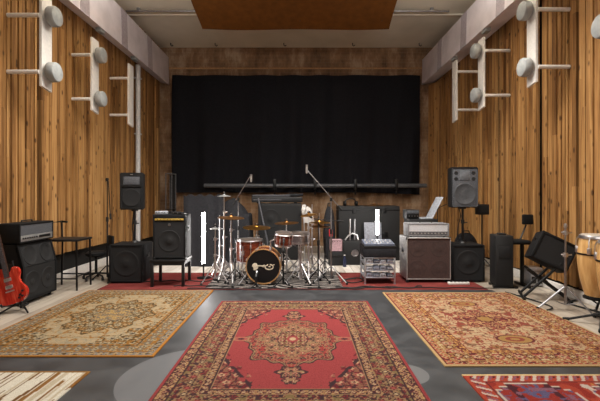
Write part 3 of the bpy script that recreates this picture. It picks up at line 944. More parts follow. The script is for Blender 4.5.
bm = BM(); tube(bm, [(-.10, d*.5, .245), (-.09, d*.5, .268), (.09, d*.5, .268), (.10, d*.5, .245)], .009, 8); obj('handle', bm, M_rubber, r)
for sx in (-1, 1):
    for yy in (.05, d-.05):
        bm = BM(); lathe(bm, [(0, 0), (.016, 0), (.014, .014), (0, .014)], 12, M=T(sx*(W/2-.06), yy, 0)); obj('foot', bm, M_rubber, r)

# -- left sub
r = thing('subwoofer', 'black subwoofer box under the left loudspeaker', 'subwoofer', (-2.545, 5.84, .0085), 2)
cab(r, .485, .46, .565, M_sub, [(0, .29, .19)], caps=False)
# -- right sub
r = thing('subwoofer', 'black subwoofer box beside the brown grille cabinet, under the right loudspeaker', 'subwoofer', (2.50, 5.93, .0085), 0)
cab(r, .485, .46, .55, M_sub, [(0, .29, .185)], caps=False)

def pa_speaker(loc, rz, tilt, w, h, d, label, gm):
    r = thing('loudspeaker', label, 'loudspeaker', loc, rot=(R(tilt), 0, R(rz)))
    bm = BM()
    out = [(-w/2, 0), (w/2, 0), (w/2*.72, d), (-w/2*.72, d)]
    a = [bm.verts.new((x, y, 0)) for x, y in out]; b = [bm.verts.new((x, y, h)) for x, y in out]
    fs = [bm.faces.new(a), bm.faces.new(b[::-1])]+[bm.faces.new((a[i], b[i], b[(i+1) % 4], a[(i+1) % 4])) for i in range(4)]
    bmesh.ops.bevel(bm, geom=bm.edges[:], offset=.014, segments=2, affect='EDGES')
    obj('enclosure', bm, M_black, r)
    return r
# left loudspeaker: horn above, big woofer below, curved moulding
sp = pa_speaker((-2.56, 6.08, 1.075), 8, 0, .355, .565, .30, 'black loudspeaker on the pole above the left subwoofer', M_grille)
bm = BM(); box(bm, (-.145, -.006, .025), (.145, .004, .345), .02, 3); ob = obj('woofer_grille', bm, M_sub, sp)
bm = BM(); lathe(bm, [(.135, 0), (.13, .008), (.115, .006), (.05, .002), (0, .006)], 32, M=T(0, -.006, .185) @ RX(90)); obj('speaker_cone', bm, M_cone, ob)
bm = BM(); box(bm, (-.12, -.006, .38), (.12, .004, .51), .012, 3)
obj('horn', bm, M_grille2, sp)
bm = BM(); tube(bm, [(-.15, -.008, .36), (-.05, -.012, .352), (.05, -.012, .352), (.15, -.008, .36)], .006, 8); obj('moulding', bm, M_blackmetal, sp)
bm = BM(); box(bm, (-.02, -.009, .53), (.02, -.001, .542), .002); obj('badge', bm, M_steel, sp)
# right loudspeaker, greyer with full metal grille
sp = pa_speaker((2.52, 6.12, 1.105), -3, 0, .42, .625, .34, 'grey fronted loudspeaker on the pole above the right subwoofer', M_grille2)
bm = BM(); box(bm, (-.19, -.006, .02), (.19, .004, .605), .02, 3); ob = obj('grille', bm, M_grille2, sp)
bm = BM(); lathe(bm, [(.165, 0), (.16, .008), (.14, .006), (.13, .001), (.05, .002), (0, .006)], 36, M=T(0, -.006, .21) @ RX(90)); obj('speaker_cone', bm, simple('grey_cone', (66, 68, 71), .7), ob)
bm = BM(); box(bm, (-.075, -.014, .42), (.075, -.004, .57), .008); obj('horn', bm, simple('horn_grey', (92, 95, 99), .5), sp)
for sx in (-1, 1):
    for z in (.44, .53):
        bm = BM(); lathe(bm, [(.03, 0), (.028, .005), (.012, .001), (0, .002)], 18, M=T(sx*.13, -.006, z) @ RX(90)); obj('port', bm, M_cone, ob)
# speaker poles
def pole(loc, h, label, sub_top):
    r = thing('speaker_pole', label, 'pole', loc)
    bm = BM(); tube(bm, [(0, 0, 0), (0, 0, h)], .018, 12); obj('pole', bm, M_blackmetal, r)
    bm = BM(); lathe(bm, [(0, 0), (.06, 0), (.055, .012), (.024, .03), (.024, .05), (0, .05)], 20); obj('socket', bm, M_black, r)
    bm = BM(); lathe(bm, [(0, h*.55), (.028, h*.55), (.028, h*.55+.06), (0, h*.55+.06)], 14); obj('collar', bm, M_black, r)
    bm = BM(); tube(bm, [(.02, 0, h*.58), (.07, -.01, h*.58)], .008, 8); obj('locking_knob', bm, M_black, r)
    bm = BM(); lathe(bm, [(0, h-.02), (.05, h-.02), (.05, h), (0, h)], 16); obj('top_cup', bm, M_black, r)
    return r
pole((-2.55, 6.17, .574), .50, 'black pole holding the left loudspeaker above its subwoofer', .5)
pole((2.52, 6.2, .559), .545, 'black pole holding the right loudspeaker above its subwoofer', .5)

def cable(name, pts, rad, label, m=None, sub=6):
    P = [Vector(p) for p in pts]; out = []
    for i in range(len(P)-1):
        p0 = P[max(i-1, 0)]; p1 = P[i]; p2 = P[i+1]; p3 = P[min(i+2, len(P)-1)]
        for k in range(sub):
            t = k/sub
            out.append(.5*((2*p1)+(p2-p0)*t+(2*p0-5*p1+4*p2-p3)*t*t+(3*p1-p0-3*p2+p3)*t**3))
    out.append(P[-1])
    bm = BM(); tube(bm, out, rad, 7); return tag(obj(name, bm, m or M_rubber), label, 'cable')
cable('speaker_cable', [(-2.66, 6.41, 1.25), (-2.69, 6.46, 1.0), (-2.70, 6.44, .8), (-2.68, 6.42, .62), (-2.70, 6.40, .3), (-2.68, 6.45, .017)], .009, 'black cable dangling behind the left loudspeaker pole')
cable('speaker_cable', [(2.50, 6.49, 1.3), (2.62, 6.54, 1.0), (2.58, 6.52, .8), (2.56, 6.50, .6), (2.56, 6.48, .3), (2.60, 6.52, .017)], .008, 'black cable dangling behind the right loudspeaker pole')

# -- combo on its stool
r = thing('combo_table', 'black four-legged stand under the combo amp left of drum kit', 'stand', (-1.865, 5.62, .0085), 3)
w, d, h = .47, .44, .38
for sx in (-1, 1):
    for yy in (.0, d):
        bm = BM(); x = sx*(w/2-.02); y = .02 if yy == 0 else d-.02
        a = box(bm, (x-.02, y-.02, 0), (x+.02, y+.02, h-.03), .004); obj('leg', bm, M_black, r)
bm = BM(); box(bm, (-w/2-.01, -.005, h-.035), (w/2+.01, d+.005, h), .006); obj('tabletop', bm, M_black, r)
bm = BM()
box(bm, (-w/2+.04, .008, h-.08), (w/2-.04, .028, h-.035)); box(bm, (-w/2+.04, d-.028, h-.08), (w/2-.04, d-.008, h-.035))
for sx in (-1, 1): box(bm, (sx*(w/2-.018)-.01, .04, h-.08), (sx*(w/2-.018)+.01, d-.04, h-.035))
obj('apron', bm, M_black, r)
r = thing('combo_amp', 'black combo amp with yellow control strip raised on a four-legged stand', 'amplifier', (-1.85, 5.655, .3885), 3)
cab(r, .455, .36, .635, M_grille, [(0, .26, .155)], frame=.024, top=.075)
bm = BM(); box(bm, (-.20, -.003, .552), (.20, .012, .578), .002); p = obj('control_panel', bm, M_yellow, r)
knobs(p, -.16, .16, 8, -.003, .565, M_black, .007)
bm = BM(); tube(bm, [(-.09, .30, .635), (-.08, .30, .66), (.08, .30, .66), (.09, .30, .635)], .009, 8); obj('handle', bm, M_rubber, r)
bm = BM(); lathe(bm, [(.02, 0), (.018, .004), (0, .005)], 16, M=T(0, .007, .49) @ RX(90)); obj('badge', bm, M_steel, r)
r = thing('effects_unit', 'small silver effects box on top of the yellow-strip combo amp', 'effects unit', (-1.93, 5.76, 1.0245), 5)
bm = BM(); box(bm, (-.14, -.06, 0), (.02, .06, .045), .006); obj('case', bm, M_screen, r)
knobs(r, -.12, 0, 4, -.06, .025, M_black, .008)
r = thing('effects_unit', 'dark flat effects pedal on top of combo amp, right of the silver box', 'effects unit', (-1.77, 5.74, 1.0245), -4)
bm = BM(); box(bm, (-.05, -.05, 0), (.12, .06, .03), .006); obj('case', bm, M_black, r)
knobs(r, -.03, .10, 3, -.05, .018, M_steel, .008)

# -- big brown cab and head
M_silvtolex = simple('silver_tolex', (150, 148, 148), .5, .1)
r = thing('speaker_cabinet', 'large bass cabinet with brown grille cloth and silver trim', 'speaker cabinet', (1.90, 5.90, .0085), 0)
cab(r, .66, .42, .665, M_brown_gr, [(-.16, .50, .13), (.16, .50, .13), (-.16, .20, .13), (.16, .20, .13)], M_conebr, frame=.015, body=M_silvtolex, piping=M_silverpanel, caster=True)
r = thing('amp_head', 'silver fronted amp head sitting on the brown grille cabinet', 'amplifier', (1.905, 5.93, .6735), -2)
w, d, h = .61, .30, .205
bm = BM(); box(bm, (-w/2, .014, .012), (w/2, d, h), .012)
for lo, hi in (((-w/2, 0, .012), (-w/2+.025, .03, h)), ((w/2-.025, 0, .012), (w/2, .03, h)), ((-w/2+.025, 0, h-.025), (w/2-.025, .03, h)), ((-w/2+.025, 0, .012), (w/2-.025, .03, .03))): box(bm, lo, hi, .005)
obj('case', bm, simple('grey_tolex', (120, 120, 122), .55), r)
bm = BM(); box(bm, (-w/2+.025, .004, .085), (w/2-.025, .016, h-.025)); obj('grille', bm, simple('silver_cloth', (204, 206, 210), .5, .3, .12, 200), r)
bm = BM(); box(bm, (-w/2+.025, .004, .03), (w/2-.025, .016, .085)); p = obj('control_panel', bm, simple('panel_grey', (104, 104, 106), .4, .4), r)
knobs(p, -.25, .25, 11, .004, .058, M_silverpanel, .010)
bm = BM(); tube(bm, [(-.09, d*.5, h), (-.08, d*.5, h+.022), (.08, d*.5, h+.022), (.09, d*.5, h)], .008, 8); obj('handle', bm, M_rubber, r)
for sx in (-1, 1):
    for yy in (.05, d-.05):
        bm = BM(); lathe(bm, [(0, 0), (.016, 0), (.014, .014), (0, .014)], 12, M=T(sx*(w/2-.06), yy, 0)); obj('foot', bm, M_rubber, r)
# black case and open laptop behind the head, standing on a tall case
r = thing('flight_case', 'black upright flight case behind the silver amp head', 'case', (1.98, 6.62, .0), 0)
bm = BM(); box(bm, (-.16, 0, .03), (.30, .40, .90), .012); obj('case_body', bm, M_blackcase, r)
bm = BM(); box(bm, (-.165, -.006, .62), (.305, .405, .645), .003); obj('edging', bm, M_steel, r)
for sx in (-1, 1):
    for yy in (.05, .35):
        bm = BM(); lathe(bm, [(0, -.012), (.017, -.012), (.017, .012), (0, .012)], 14, M=T(.07+sx*.19, yy, .017) @ RY(90)); obj('caster', bm, M_rubber, r)
    bm = BM(); box(bm, (.07+sx*.13-.03, -.012, .58), (.07+sx*.13+.03, .0, .68), .004); obj('latch', bm, M_steel, r)
r = thing('laptop', 'pale grey laptop open at a steep tilt on the flight case', 'laptop', (2.10, 6.82, .90), -88)
bm = BM(); box(bm, (-.16, -.11, 0), (.16, .11, .016), .004); obj('keyboard_base', bm, M_screen, r)
bm = BM(); box(bm, (-.16, .0, 0), (.16, .01, .40), .003, M=T(0, .10, .012) @ RX(-27)); obj('lid', bm, M_screen, r)
r = thing('power_amp', 'small black amp box on the flight case left of the laptop', 'amplifier', (1.90, 6.64, .90), 3)
bm = BM(); box(bm, (-.13, 0, .006), (.08, .22, .155), .006); obj('case', bm, M_black, r)
bm = BM(); box(bm, (-.125, -.004, .09), (.075, .002, .145), .002); obj('faceplate', bm, M_grille2, r)
knobs(r, -.09, .05, 4, -.004, .05, M_steel, .009)
# black box beside right loudspeaker -> floodlight on its own short stand
r = thing('floodlight', 'small black floodlight on a stand right of the grey loudspeaker', 'floodlight', (2.98, 6.55, 0), 0)
bm = BM(); box(bm, (-.09, -.07, .98), (.09, .07, 1.15), .01); obj('housing', bm, M_black, r)
bm = BM(); box(bm, (-.075, -.078, 1.0), (.075, -.068, 1.13), .003); obj('lens', bm, M_grille, r)
bm = BM(); tube(bm, [(0, .0, .12), (0, 0, .98)], .012, 10); obj('pole', bm, M_blackmetal, r)
for k in range(3):
    bm = BM(); a = R(90+120*k); tube(bm, [(0, 0, .3), (.24*math.cos(a), .24*math.sin(a), .008)], .008, 8); obj('leg', bm, M_blackmetal, r)
# guitar bag / gear behind right sub
def soft_bag(name, loc, sx, sy, sz, label, rz=0, m=M_drape, strap=None, cat='bag', seed=1):
    r = thing(name, label, cat, loc, rz)
    bm = BM(); bmesh.ops.create_icosphere(bm, subdivisions=4, radius=1.)
    for v in bm.verts:
        c = v.co; p = 3.2
        n = (abs(c.x)**p+abs(c.y)**p+abs(c.z)**p)**(1/p)
        c /= n
        k = 1+.05*math.sin(5*c.x+seed)*math.sin(4*c.z+seed*2)+.03*math.sin(9*c.z+3*c.y+seed)
        tp = 1-.22*max(0, c.z)
        v.co = Vector((c.x*sx*k*tp, c.y*sy*k*tp, max(0, (c.z+1)*sz*.5)*1.0))
    obj('bag_body', bm, m, r, sharp=60)
    bm = BM(); tube(bm, [(-sx*.3, -sy*.2, sz*.97), (-sx*.2, -sy*.25, sz*1.06), (sx*.2, -sy*.25, sz*1.06), (sx*.3, -sy*.2, sz*.97)], .012, 8); obj('handle', bm, M_rubber, r)
    if strap:
        bm = BM(); box(bm, (-sx*.1, -sy*1.02, sz*.44), (sx*.5, -sy*.86, sz*.58), .012, M=T() @ RY(0)); obj('pocket_trim', bm, strap, r, label='red trim')
    return r
soft_bag('soft_bag', (2.98, 7.2, 0), .21, .16, .62, 'black soft bag on the floor behind the right subwoofer', seed=4)

# -- mixer rack
M_rackm = simple('rack_silver', (196, 198, 204), .3, .75, .06)
r = thing('equipment_rack', 'open silver rack on the floor left of the brown grille cabinet', 'rack', (1.16, 5.80, .0085), 0)
w, d, h = .455, .40, .385
for sx in (-1, 1):
    for y in (.012, d-.012):
        bm = BM(); x = sx*(w/2-.012); box(bm, (x-.012, y-.012, 0.012), (x+.012, y+.012, h), .003)
        lathe(bm, [(0, 0), (.016, 0), (.014, .014), (0, .014)], 10, M=T(x, y, 0)); obj('leg', bm, M_rackm, r)
for z in (.10, .20, .30, .385):
    bm = BM(); box(bm, (-w/2, 0, z-.016), (w/2, d, z), .003); obj('shelf', bm, M_rackm, r)
kinds = [((150, 156, 170), .06), ((120, 124, 136), .05), ((178, 180, 186), .055), ((92, 96, 110), .05), ((190, 192, 200), .045), ((134, 140, 158), .06)]
q = 0
for zi, z in enumerate((.10, .20, .30)):
    for k in range(4):
        c, hh = kinds[q % 6]; q += 1
        x = -.147+.098*k+random.uniform(-.003, .003)
        row = ('bottom', 'middle', 'top')[zi]; nm = ('leftmost', 'second', 'third', 'rightmost')[k]
        rr = thing('effects_pedal', f'small metal effects pedal, {nm} on the {row} shelf of silver rack', 'effects pedal', (1.16+x, 5.86, .0085+z), random.uniform(-3, 3), 'pedals in the silver rack')
        bm = BM(); prism(bm, [(-.042, 0), (.042, 0), (.042, hh*.75), (.03, hh), (-.03, hh), (-.042, hh*.75)], -.05, .07, .003); obj('case', bm, simple('pedal_metal', c, .35, .5), rr)
        knobs(rr, -.022, .022, 3, -.05, hh*.5, M_black if q % 2 else M_silverpanel, .007)
r = thing('black_covered_case', 'black cloth-covered case standing on the silver rack', 'case', (1.16, 5.80, .3935), 0)
bm = BM(); box(bm, (-.235, -.01, .0), (.235, .40, .165), .012); obj('case_body', bm, M_drape, r)
bm = BM(); box(bm, (-.238, -.014, .135), (.238, .40, .168), .006); obj('lid', bm, M_black, r)
r = thing('mixing_desk', 'small blue grey mixing desk on the black case above silver rack', 'mixer', (1.16, 5.82, .5625), 0)
bm = BM(); prism(bm, [(0, 0), (.32, 0), (.32, .06), (.28, .06), (0, .025)], -.22, .22, .004, M=RZ(90) @ T(0, 0, 0)); obj('case', bm, simple('mixer_blue_grey', (96, 102, 118), .45), r)
for row in range(3):
    for k in range(8):
        bm = BM(); y = .05+.075*row; lathe(bm, [(0, 0), (.010, 0), (.008, .016), (0, .016)], 8, M=T(-.18+.051*k, y, y*.035/.28+.025)); obj('knob', bm, M_silverpanel if (k+row) % 2 else M_white, r)

# ------------------------------------------------------------------ light tubes
def light_tube(loc, z0, z1, label, m, stand=True, rad=.026):
    r = thing('light_tube', label, 'light tube', loc)
    bm = BM(); tube(bm, [(0, 0, z0+.03), (0, 0, z1-.03)], rad, 16); obj('glowing_tube', bm, m, r)
    for a, b in ((z0, z0+.03), (z1-.03, z1)):
        bm = BM(); lathe(bm, [(0, a), (rad+.004, a), (rad+.004, b), (0, b)], 16); obj('end_cap', bm, M_black, r)
    if stand:
        bm = BM(); lathe(bm, [(0, 0), (.10, 0), (.10, .012), (.02, .02), (.012, .03), (.012, z0), (0, z0)], 20); obj('base', bm, M_blackmetal, r)
    return r
light_tube((-1.50, 6.22, .0085), .20, 1.05, 'tall glowing white light tube standing left of the drum kit', M_led)
# right tube stands on the case with a round hole
# ------------------------------------------------------------------ black gear at the back
r = thing('black_speaker_box', 'low black speaker box with round hole, by the big road case', 'speaker box', (.99, 7.35, .012), 0)
bm = BM(); box(bm, (-.2, 0, 0), (.2, .3, .44), .012); obj('cabinet', bm, M_blackcase, r)
bm = BM(); lathe(bm, [(.066, 0), (.066, .006), (.05, .006), (.046, -.0), (0, .001)], 24, M=T(.02, .0, .22) @ RX(90)); obj('port_ring', bm, M_steel, r)
light_tube((1.36, 7.05, .012), .56, 1.06, 'shorter glowing white light tube behind the mixing desk', M_led2)
r = thing('road_case', 'big black upright road case behind the short light tube', 'case', (1.36, 7.85, .012), 0)
bm = BM(); box(bm, (-.60, 0, .0), (.60, .55, 1.07), .015); obj('case_body', bm, M_blackcase, r)
bm = BM(); box(bm, (-.605, -.005, .98), (.605, .555, 1.0), .003); obj('edging', bm, M_blackmetal, r)
for x in (-.3, .3):
    bm = BM(); box(bm, (x-.04, -.01, .93), (x+.04, .0, 1.04), .003); obj('latch', bm, M_blackmetal, r)
    bm = BM(); box(bm, (x-.07, -.008, .45), (x+.07, .0, .56), .003); obj('side_handle', bm, M_blackmetal, r)
r = thing('picture_panel', 'grey blank panel leaning on the road case behind the light tube', 'panel', (1.36, 7.62, .36), 0)
bm = BM(); box(bm, (-.13, 0, 0.0), (.20, .02, .42), .004, M=RX(-8)); obj('board', bm, simple('grey_board', (120, 122, 130), .5), r)
bm = BM(); box(bm, (-.15, -.05, -.348), (.22, .12, 0.0), .01); obj('stand_box', bm, M_blackcase, r)
soft_bag('gig_bag', (.585, 8.02, .012), .12, .12, 1.06, 'black gig bag with red trim standing beside the road case', strap=M_red, seed=2)
r = thing('cymbal', 'loose bronze cymbal lying on top of the road case', 'cymbal', (1.50, 8.1, 1.0825), 0)
bm = BM(); lathe(bm, [(0, .045), (.03, .04), (.045, .022), (.2, .004), (.2, .001), (.05, .016), (.03, .034), (0, .038)], 32); obj('plate', bm, M_brassd, r)
r = thing('headphones', 'tangle of black gear on top left of the road case', 'headphones', (1.02, 8.08, 1.082), 20)
bm = BM(); tube(bm, [(.13*math.cos(R(a)), .0, .05+.1*math.sin(R(a))) for a in range(0, 181, 15)], .012, 8); obj('headband', bm, M_black, r)
for sx in (-1, 1):
    bm = BM(); lathe(bm, [(0, -.02), (.045, -.02), (.05, 0), (.045, .02), (0, .02)], 18, M=T(sx*.13, 0, .05) @ RY(90)); obj('ear_cup', bm, M_black, r)
r = thing('pink_amp', 'small pinkish grey practice amp on a box right of the kit', 'amplifier', (.66, 7.3, .262), 0)
cab(r, .22, .18, .22, M_pink, [], frame=.012, body=M_pink, side_handle=False, caps=False)
knobs(r, -.07, .07, 4, .006, .19, M_black, .008)
r = thing('crate', 'low dark crate under the small pinkish amp', 'crate', (.66, 7.28, .012), 0)
bm = BM(); box(bm, (-.13, 0, 0), (.13, .24, .25), .008); obj('crate_body', bm, M_blackcase, r)
bm = BM(); box(bm, (-.08, -.006, .15), (.08, .0, .19), .004); obj('side_handle', bm, M_blackmetal, r)
# bottle by the crate
r = thing('bottle', 'small dark bottle on the white floor beside the low speaker box', 'bottle', (.80, 7.18, .012))
bm = BM(); lathe(bm, [(0, 0), (.032, 0), (.034, .01), (.034, .12), (.014, .17), (.013, .2), (0, .2)], 16); obj('glass_body', bm, simple('dark_glass', (40, 44, 66), .15), r)
bm = BM(); lathe(bm, [(0, .2), (.015, .2), (.015, .215), (0, .215)], 12); obj('cap', bm, M_white, r)
# chrome pedal hardware on the low speaker box
r = thing('chrome_hardware', 'chrome stand fittings lying on the low black speaker box', 'hardware', (.98, 7.47, .452), 0)
bm = BM(); tube(bm, [(-.05, 0, .01), (-.04, .02, .40)], .014, 10); obj('rod', bm, M_chrome, r)
bm = BM(); tube(bm, [(.04, 0, .01), (.045, .02, .40)], .014, 10); obj('rod', bm, M_chrome, r)
bm = BM(); tube(bm, [(-.14, -.05, .012), (-.08, -.02, .09), (.0, 0, .13), (.08, 0, .1), (.1, -.03, .012)], .016, 8); obj('bent_arm', bm, M_chrome, r)

# central black gear
r = thing('bass_cabinet', 'big black bass cabinet with round speaker behind the drum kit', 'speaker cabinet', (-.40, 7.9, .012), 0)
bm = BM(); box(bm, (-.43, .012, .0), (.43, .45, 1.12), .015); obj('cabinet', bm, M_blackcase, r)
bm = BM(); box(bm, (-.39, .0, .04), (.39, .014, 1.08), .004); g = obj('grille', bm, M_sub, r)
for z in (.82, .32):
    bm = BM(); ring_cone(bm, -.18, z, .19, .0); obj('speaker_cone', bm, M_cone, g)
r = thing('keyboard', 'black keyboard with silver strips lying on the big bass cabinet', 'keyboard', (-.45, 8.0, 1.132), 0)
bm = BM(); box(bm, (-.52, 0, .02), (.50, .28, .13), .012); obj('case', bm, M_black, r)
bm = BM(); box(bm, (-.48, -.006, .06), (.08, .002, .085), .002); obj('silver_strip', bm, M_dull, r)
for k in range(2):
    bm = BM(); box(bm, (-.42+.75*k, .04, 0), (-.36+.75*k, .24, .021)); obj('foot', bm, M_rubber, r)
r = thing('light_bar', 'thin pale bar lying across the keyboard behind the drum kit', 'bar', (-.55, 8.08, 1.262), 0)
bm = BM(); box(bm, (-.42, 0, 0.0), (.34, .05, .045), .006); obj('bar', bm, M_dull, r)
for x in (-.425, .34):
    bm = BM(); box(bm, (x, -.003, -.0), (x+.02, .053, .048), .004); obj('end_cap', bm, M_black, r)
r = thing('black_cloth_roll', 'black cloth roll on right end of the keyboard', 'cloth', (-.12, 8.14, 1.262), 0)
bm = BM(); tube(bm, [(-.16, 0, .03), (-.05, .01, .035), (.06, 0, .032), (.18, .01, .045)], [.028, .032, .03, .03], 12); obj('roll', bm, M_drape, r)
bm = BM(); tube(bm, [(.02, .0, .033), (.05, .0, .033)], .036, 12); obj('strap', bm, M_black, r)
# draped shape behind the left of the kit
bm = BM(); bmesh.ops.create_grid(bm, x_segments=60, y_segments=40, size=.5)
for v in bm.verts:
    x, y = v.co.x, v.co.y
    ax, ay = abs(x)*2, abs(y)*2
    m = max(ax, ay)
    ang = math.atan2(y, x)
    peak = .98+.26*max(0, 1-((x+.0)**2+(y)**2)*14)
    if m < .62: z = peak-.10*m; s = 1.0
    else:
        k = (m-.62)/.38; z = (peak-.062)*(1-k)+.013*k; s = 1+.12*k+.05*k*math.sin(ang*13)
    f = .62/m if m > .62 else 1
    v.co = Vector((x*f*1.15*s, y*f*.9*s, z+(.012*math.sin(x*30+y*22) if m < .62 else 0)))
o = obj('draped_equipment', bm, M_drape, None, (-1.33, 7.9, .0), sharp=80)
tag(o, 'equipment hidden under a peaked black cloth behind the left cymbals', 'covered equipment')
# leaning chrome pole
r = thing('chrome_pole', 'chrome pole leaning against the big bass cabinet', 'pole', (-.60, 7.55, .012))
bm = BM(); tube(bm, [(.0, 0, .0), (-.02, .08, .4), (-.22, .30, 1.22)], .02, 10); obj('tube', bm, M_dull, r)
bm = BM(); lathe(bm, [(0, 0), (.028, 0), (.026, .04), (0, .04)], 12); obj('rubber_foot', bm, M_rubber, r)
# white things right of the cabinet
r = thing('white_shield', 'white panel with dark oval hole standing right of the black bass cabinet', 'panel', (.165, 8.0, .012), 0)
bm = BM(); prism(bm, [(-.08, .74), (.12, .70), (.09, .92), (.04, 1.03), (-.03, 1.06), (-.07, .98)], -.015, .015, .005); obj('board', bm, M_white, r)
bm = BM(); lathe(bm, [(0, 0), (.03, 0), (.028, .005), (0, .005)], 16, M=T(.02, -.014, .93) @ Matrix.Scale(1.4, 4, (0, 0, 1)) @ RX(90)); obj('oval_hole', bm, M_black, r)
bm = BM(); tube(bm, [(0, 0, .02), (0, 0, .75)], .014, 10); lathe(bm, [(0, 0), (.1, 0), (.1, .012), (0, .02)], 18); obj('stand', bm, M_chrome, r)
r = thing('white_cloth', 'crumpled white cloth hanging by the right side of black bass cabinet', 'cloth', (.075, 7.78, .88))
bm = BM(); bmesh.ops.create_icosphere(bm, subdivisions=4, radius=1)
for v in bm.verts:
    c = v.co; k = 1+.25*math.sin(c.x*5+1)*math.sin(c.z*6+c.y*4); v.co = Vector((c.x*.045*k, c.y*.045*k, c.z*.10*k+.05*c.x*.3))
bmesh.ops.translate(bm, verts=bm.verts[:], vec=(0, 0, .13)); obj('cloth', bm, M_white, r, sharp=70)
bm = BM(); tube(bm, [(.02, .02, -.868), (0, .01, .1)], .009, 8); lathe(bm, [(0, -.868), (.07, -.868), (.07, -.858), (0, -.855)], 14, M=T(.02, .02, 0)); obj('post', bm, M_chrome, r)

# ------------------------------------------------------------------ stands, cymbals, drums
ZR = .0165   # top of zebra rug
def tripod_legs(r, z_hub, spread, m, rad=.009, a0=90, foot=True, zb=.0, double=True):
    for k in range(3):
        a = R(a0+120*k); ca, sa = math.cos(a), math.sin(a)
        bm = BM(); tube(bm, [(.014*ca, .014*sa, z_hub), (spread*ca, spread*sa, .012)], rad, 8)
        if double: tube(bm, [(.014*ca, .014*sa, z_hub*.25), (spread*.55*ca, spread*.55*sa, z_hub*.47)], rad*.7, 6)
        lg = obj('leg', bm, m, r)
        if foot:
            bm = BM(); lathe(bm, [(0, 0), (.016, 0), (.018, .012), (.012, .03), (0, .03)], 10, M=T(spread*ca, spread*sa, 0)); obj('rubber_foot', bm, M_rubber, lg)

def cymbal_stand(loc, h, label, tilt=0, m=None, a0=90, spread=.27, boom=None):
    m = m or M_chrome
    r = thing('cymbal_stand', label, 'stand', loc, group='chrome stands around the drum kit')
    bm = BM(); tube(bm, [(0, 0, .06), (0, 0, h*.5)], .014, 12); obj('lower_tube', bm, m, r)
    bm = BM(); tube(bm, [(0, 0, h*.48), (0, 0, h*.80)], .011, 12); obj('middle_tube', bm, m, r)
    top = [(0, 0, h*.78), (0, 0, h+.03)] if not boom else [(0, 0, h*.78), (0, 0, h*.9), (boom[0], boom[1], h), (boom[0]*1.02, boom[1]*1.02, h+.03)]
    bm = BM(); tube(bm, top, .0075, 10); obj('upper_tube', bm, m, r)
    for z in (h*.5, h*.8):
        bm = BM(); lathe(bm, [(0, z-.02), (.022, z-.02), (.022, z+.02), (0, z+.02)], 14); tube(bm, [(.018, 0, z), (.05, .0, z+.006)], .007, 6); obj('wing_clamp', bm, m, r)
    bm = BM(); lathe(bm, [(0, .25), (.02, .25), (.022, .28), (.02, .31), (0, .31)], 12); obj('hub', bm, m, r)
    tripod_legs(r, .28, spread, m, a0=a0)
    return r

def cymbal(loc, ra, tilt, label, m, az=0):
    r = thing('cymbal', label, 'cymbal', loc, rot=(R(tilt), R(az), 0), group='cymbals of the drum kit')
    bm = BM()
    b = ra*.16
    lathe(bm, [(.010, .030), (b*.7, .026), (b, .012), (ra*.45, .004), (ra, -.010), (ra, -.0125), (ra*.45, .001), (b, .009), (b*.7, .023), (.010, .027), (.010, .030)], 40); obj('plate', bm, m, r)
    bm = BM(); lathe(bm, [(.0085, .031), (.02, .031), (.02, .044), (.0085, .044), (.0085, .031)], 14); obj('felt', bm, M_black, r)
    bm = BM(); lathe(bm, [(.0085, .045), (.012, .045), (.012, .058), (.0085, .058), (.0085, .045)], 10); obj('wing_nut', bm, M_chrome, r)
    return r

def shell_drum(r, ra, z0, z1, nl, m, headm=None, hoopm=M_chrome, Mx=None, lugm=M_chrome):
    Mx = Mx or Matrix.Identity(4); headm = headm or M_smoke
    bm = BM(); lathe(bm, [(ra-.012, z0), (ra, z0), (ra, z1), (ra-.012, z1)], 40, M=Mx); obj('shell', bm, m, r)
    for z, nm, s in ((z1, 'top_head', 1), (z0, 'bottom_head', -1)):
        bm = BM(); lathe(bm, [(ra+.003, z-.006*s), (ra+.003, z+.004*s), (ra-.004, z+.006*s), (0, z+.006*s)], 40, M=Mx); obj(nm, bm, headm, r)
        bm = BM(); lathe(bm, [(ra+.004, z-.018*s), (ra+.014, z-.018*s), (ra+.014, z-.01*s), (ra+.009, z-.006*s), (ra+.009, z+.012*s), (ra+.004, z+.012*s), (ra+.004, z-.018*s)], 40, M=Mx); obj('hoop', bm, hoopm, r)
    for k in range(nl):
        a = 2*PI*k/nl+.2
        bm = BM(); ca, sa = math.cos(a), math.sin(a)
        zm = (z0+z1)/2
        tube(bm, [((ra+.011)*ca, (ra+.011)*sa, z0+.01), ((ra+.011)*ca, (ra+.011)*sa, z1-.01)], .0042, 6, M=Mx)
        for zz in ((zm,) if z1-z0 < .2 else (z0+.09, z1-.09)):
            box(bm, (ra-.001, -.011, zz-.028), (ra+.020, .011, zz+.028), .005, M=Mx @ RZ(math.degrees(a)))
        obj('lug', bm, lugm, r)

# bass drum
KX, KY, KR = -.525, 5.70, .25
r = thing('bass_drum', 'bass drum with black front head and white script mark', 'drum', (KX, KY, ZR), 0)
Mx = T(0, 0, KR+.012) @ RX(-90)          # local z -> +y (away from camera)
bm = BM(); lathe(bm, [(KR-.03, .04), (KR-.012, .04), (KR-.012, .35), (KR-.03, .35)], 48, M=Mx); obj('shell', bm, M_drumwood, r)
for y0, nm in ((.0, 'front_hoop'), (.35, 'rear_hoop')):
    bm = BM(); lathe(bm, [(KR-.010, y0), (KR+.003, y0), (KR+.003, y0+.035), (KR-.010, y0+.035), (KR-.010, y0)], 48, M=Mx); obj(nm, bm, M_hoop, r)
bm = BM(); lathe(bm, [(0, .008), (KR-.02, .008), (KR-.015, .012), (KR-.015, .02), (0, .02)], 48, M=Mx); hd = obj('front_head', bm, M_kickhead, r)
bm = BM(); lathe(bm, [(0, .37), (KR-.016, .37), (KR-.016, .378), (0, .378)], 48, M=Mx); obj('rear_head', bm, M_head, r)
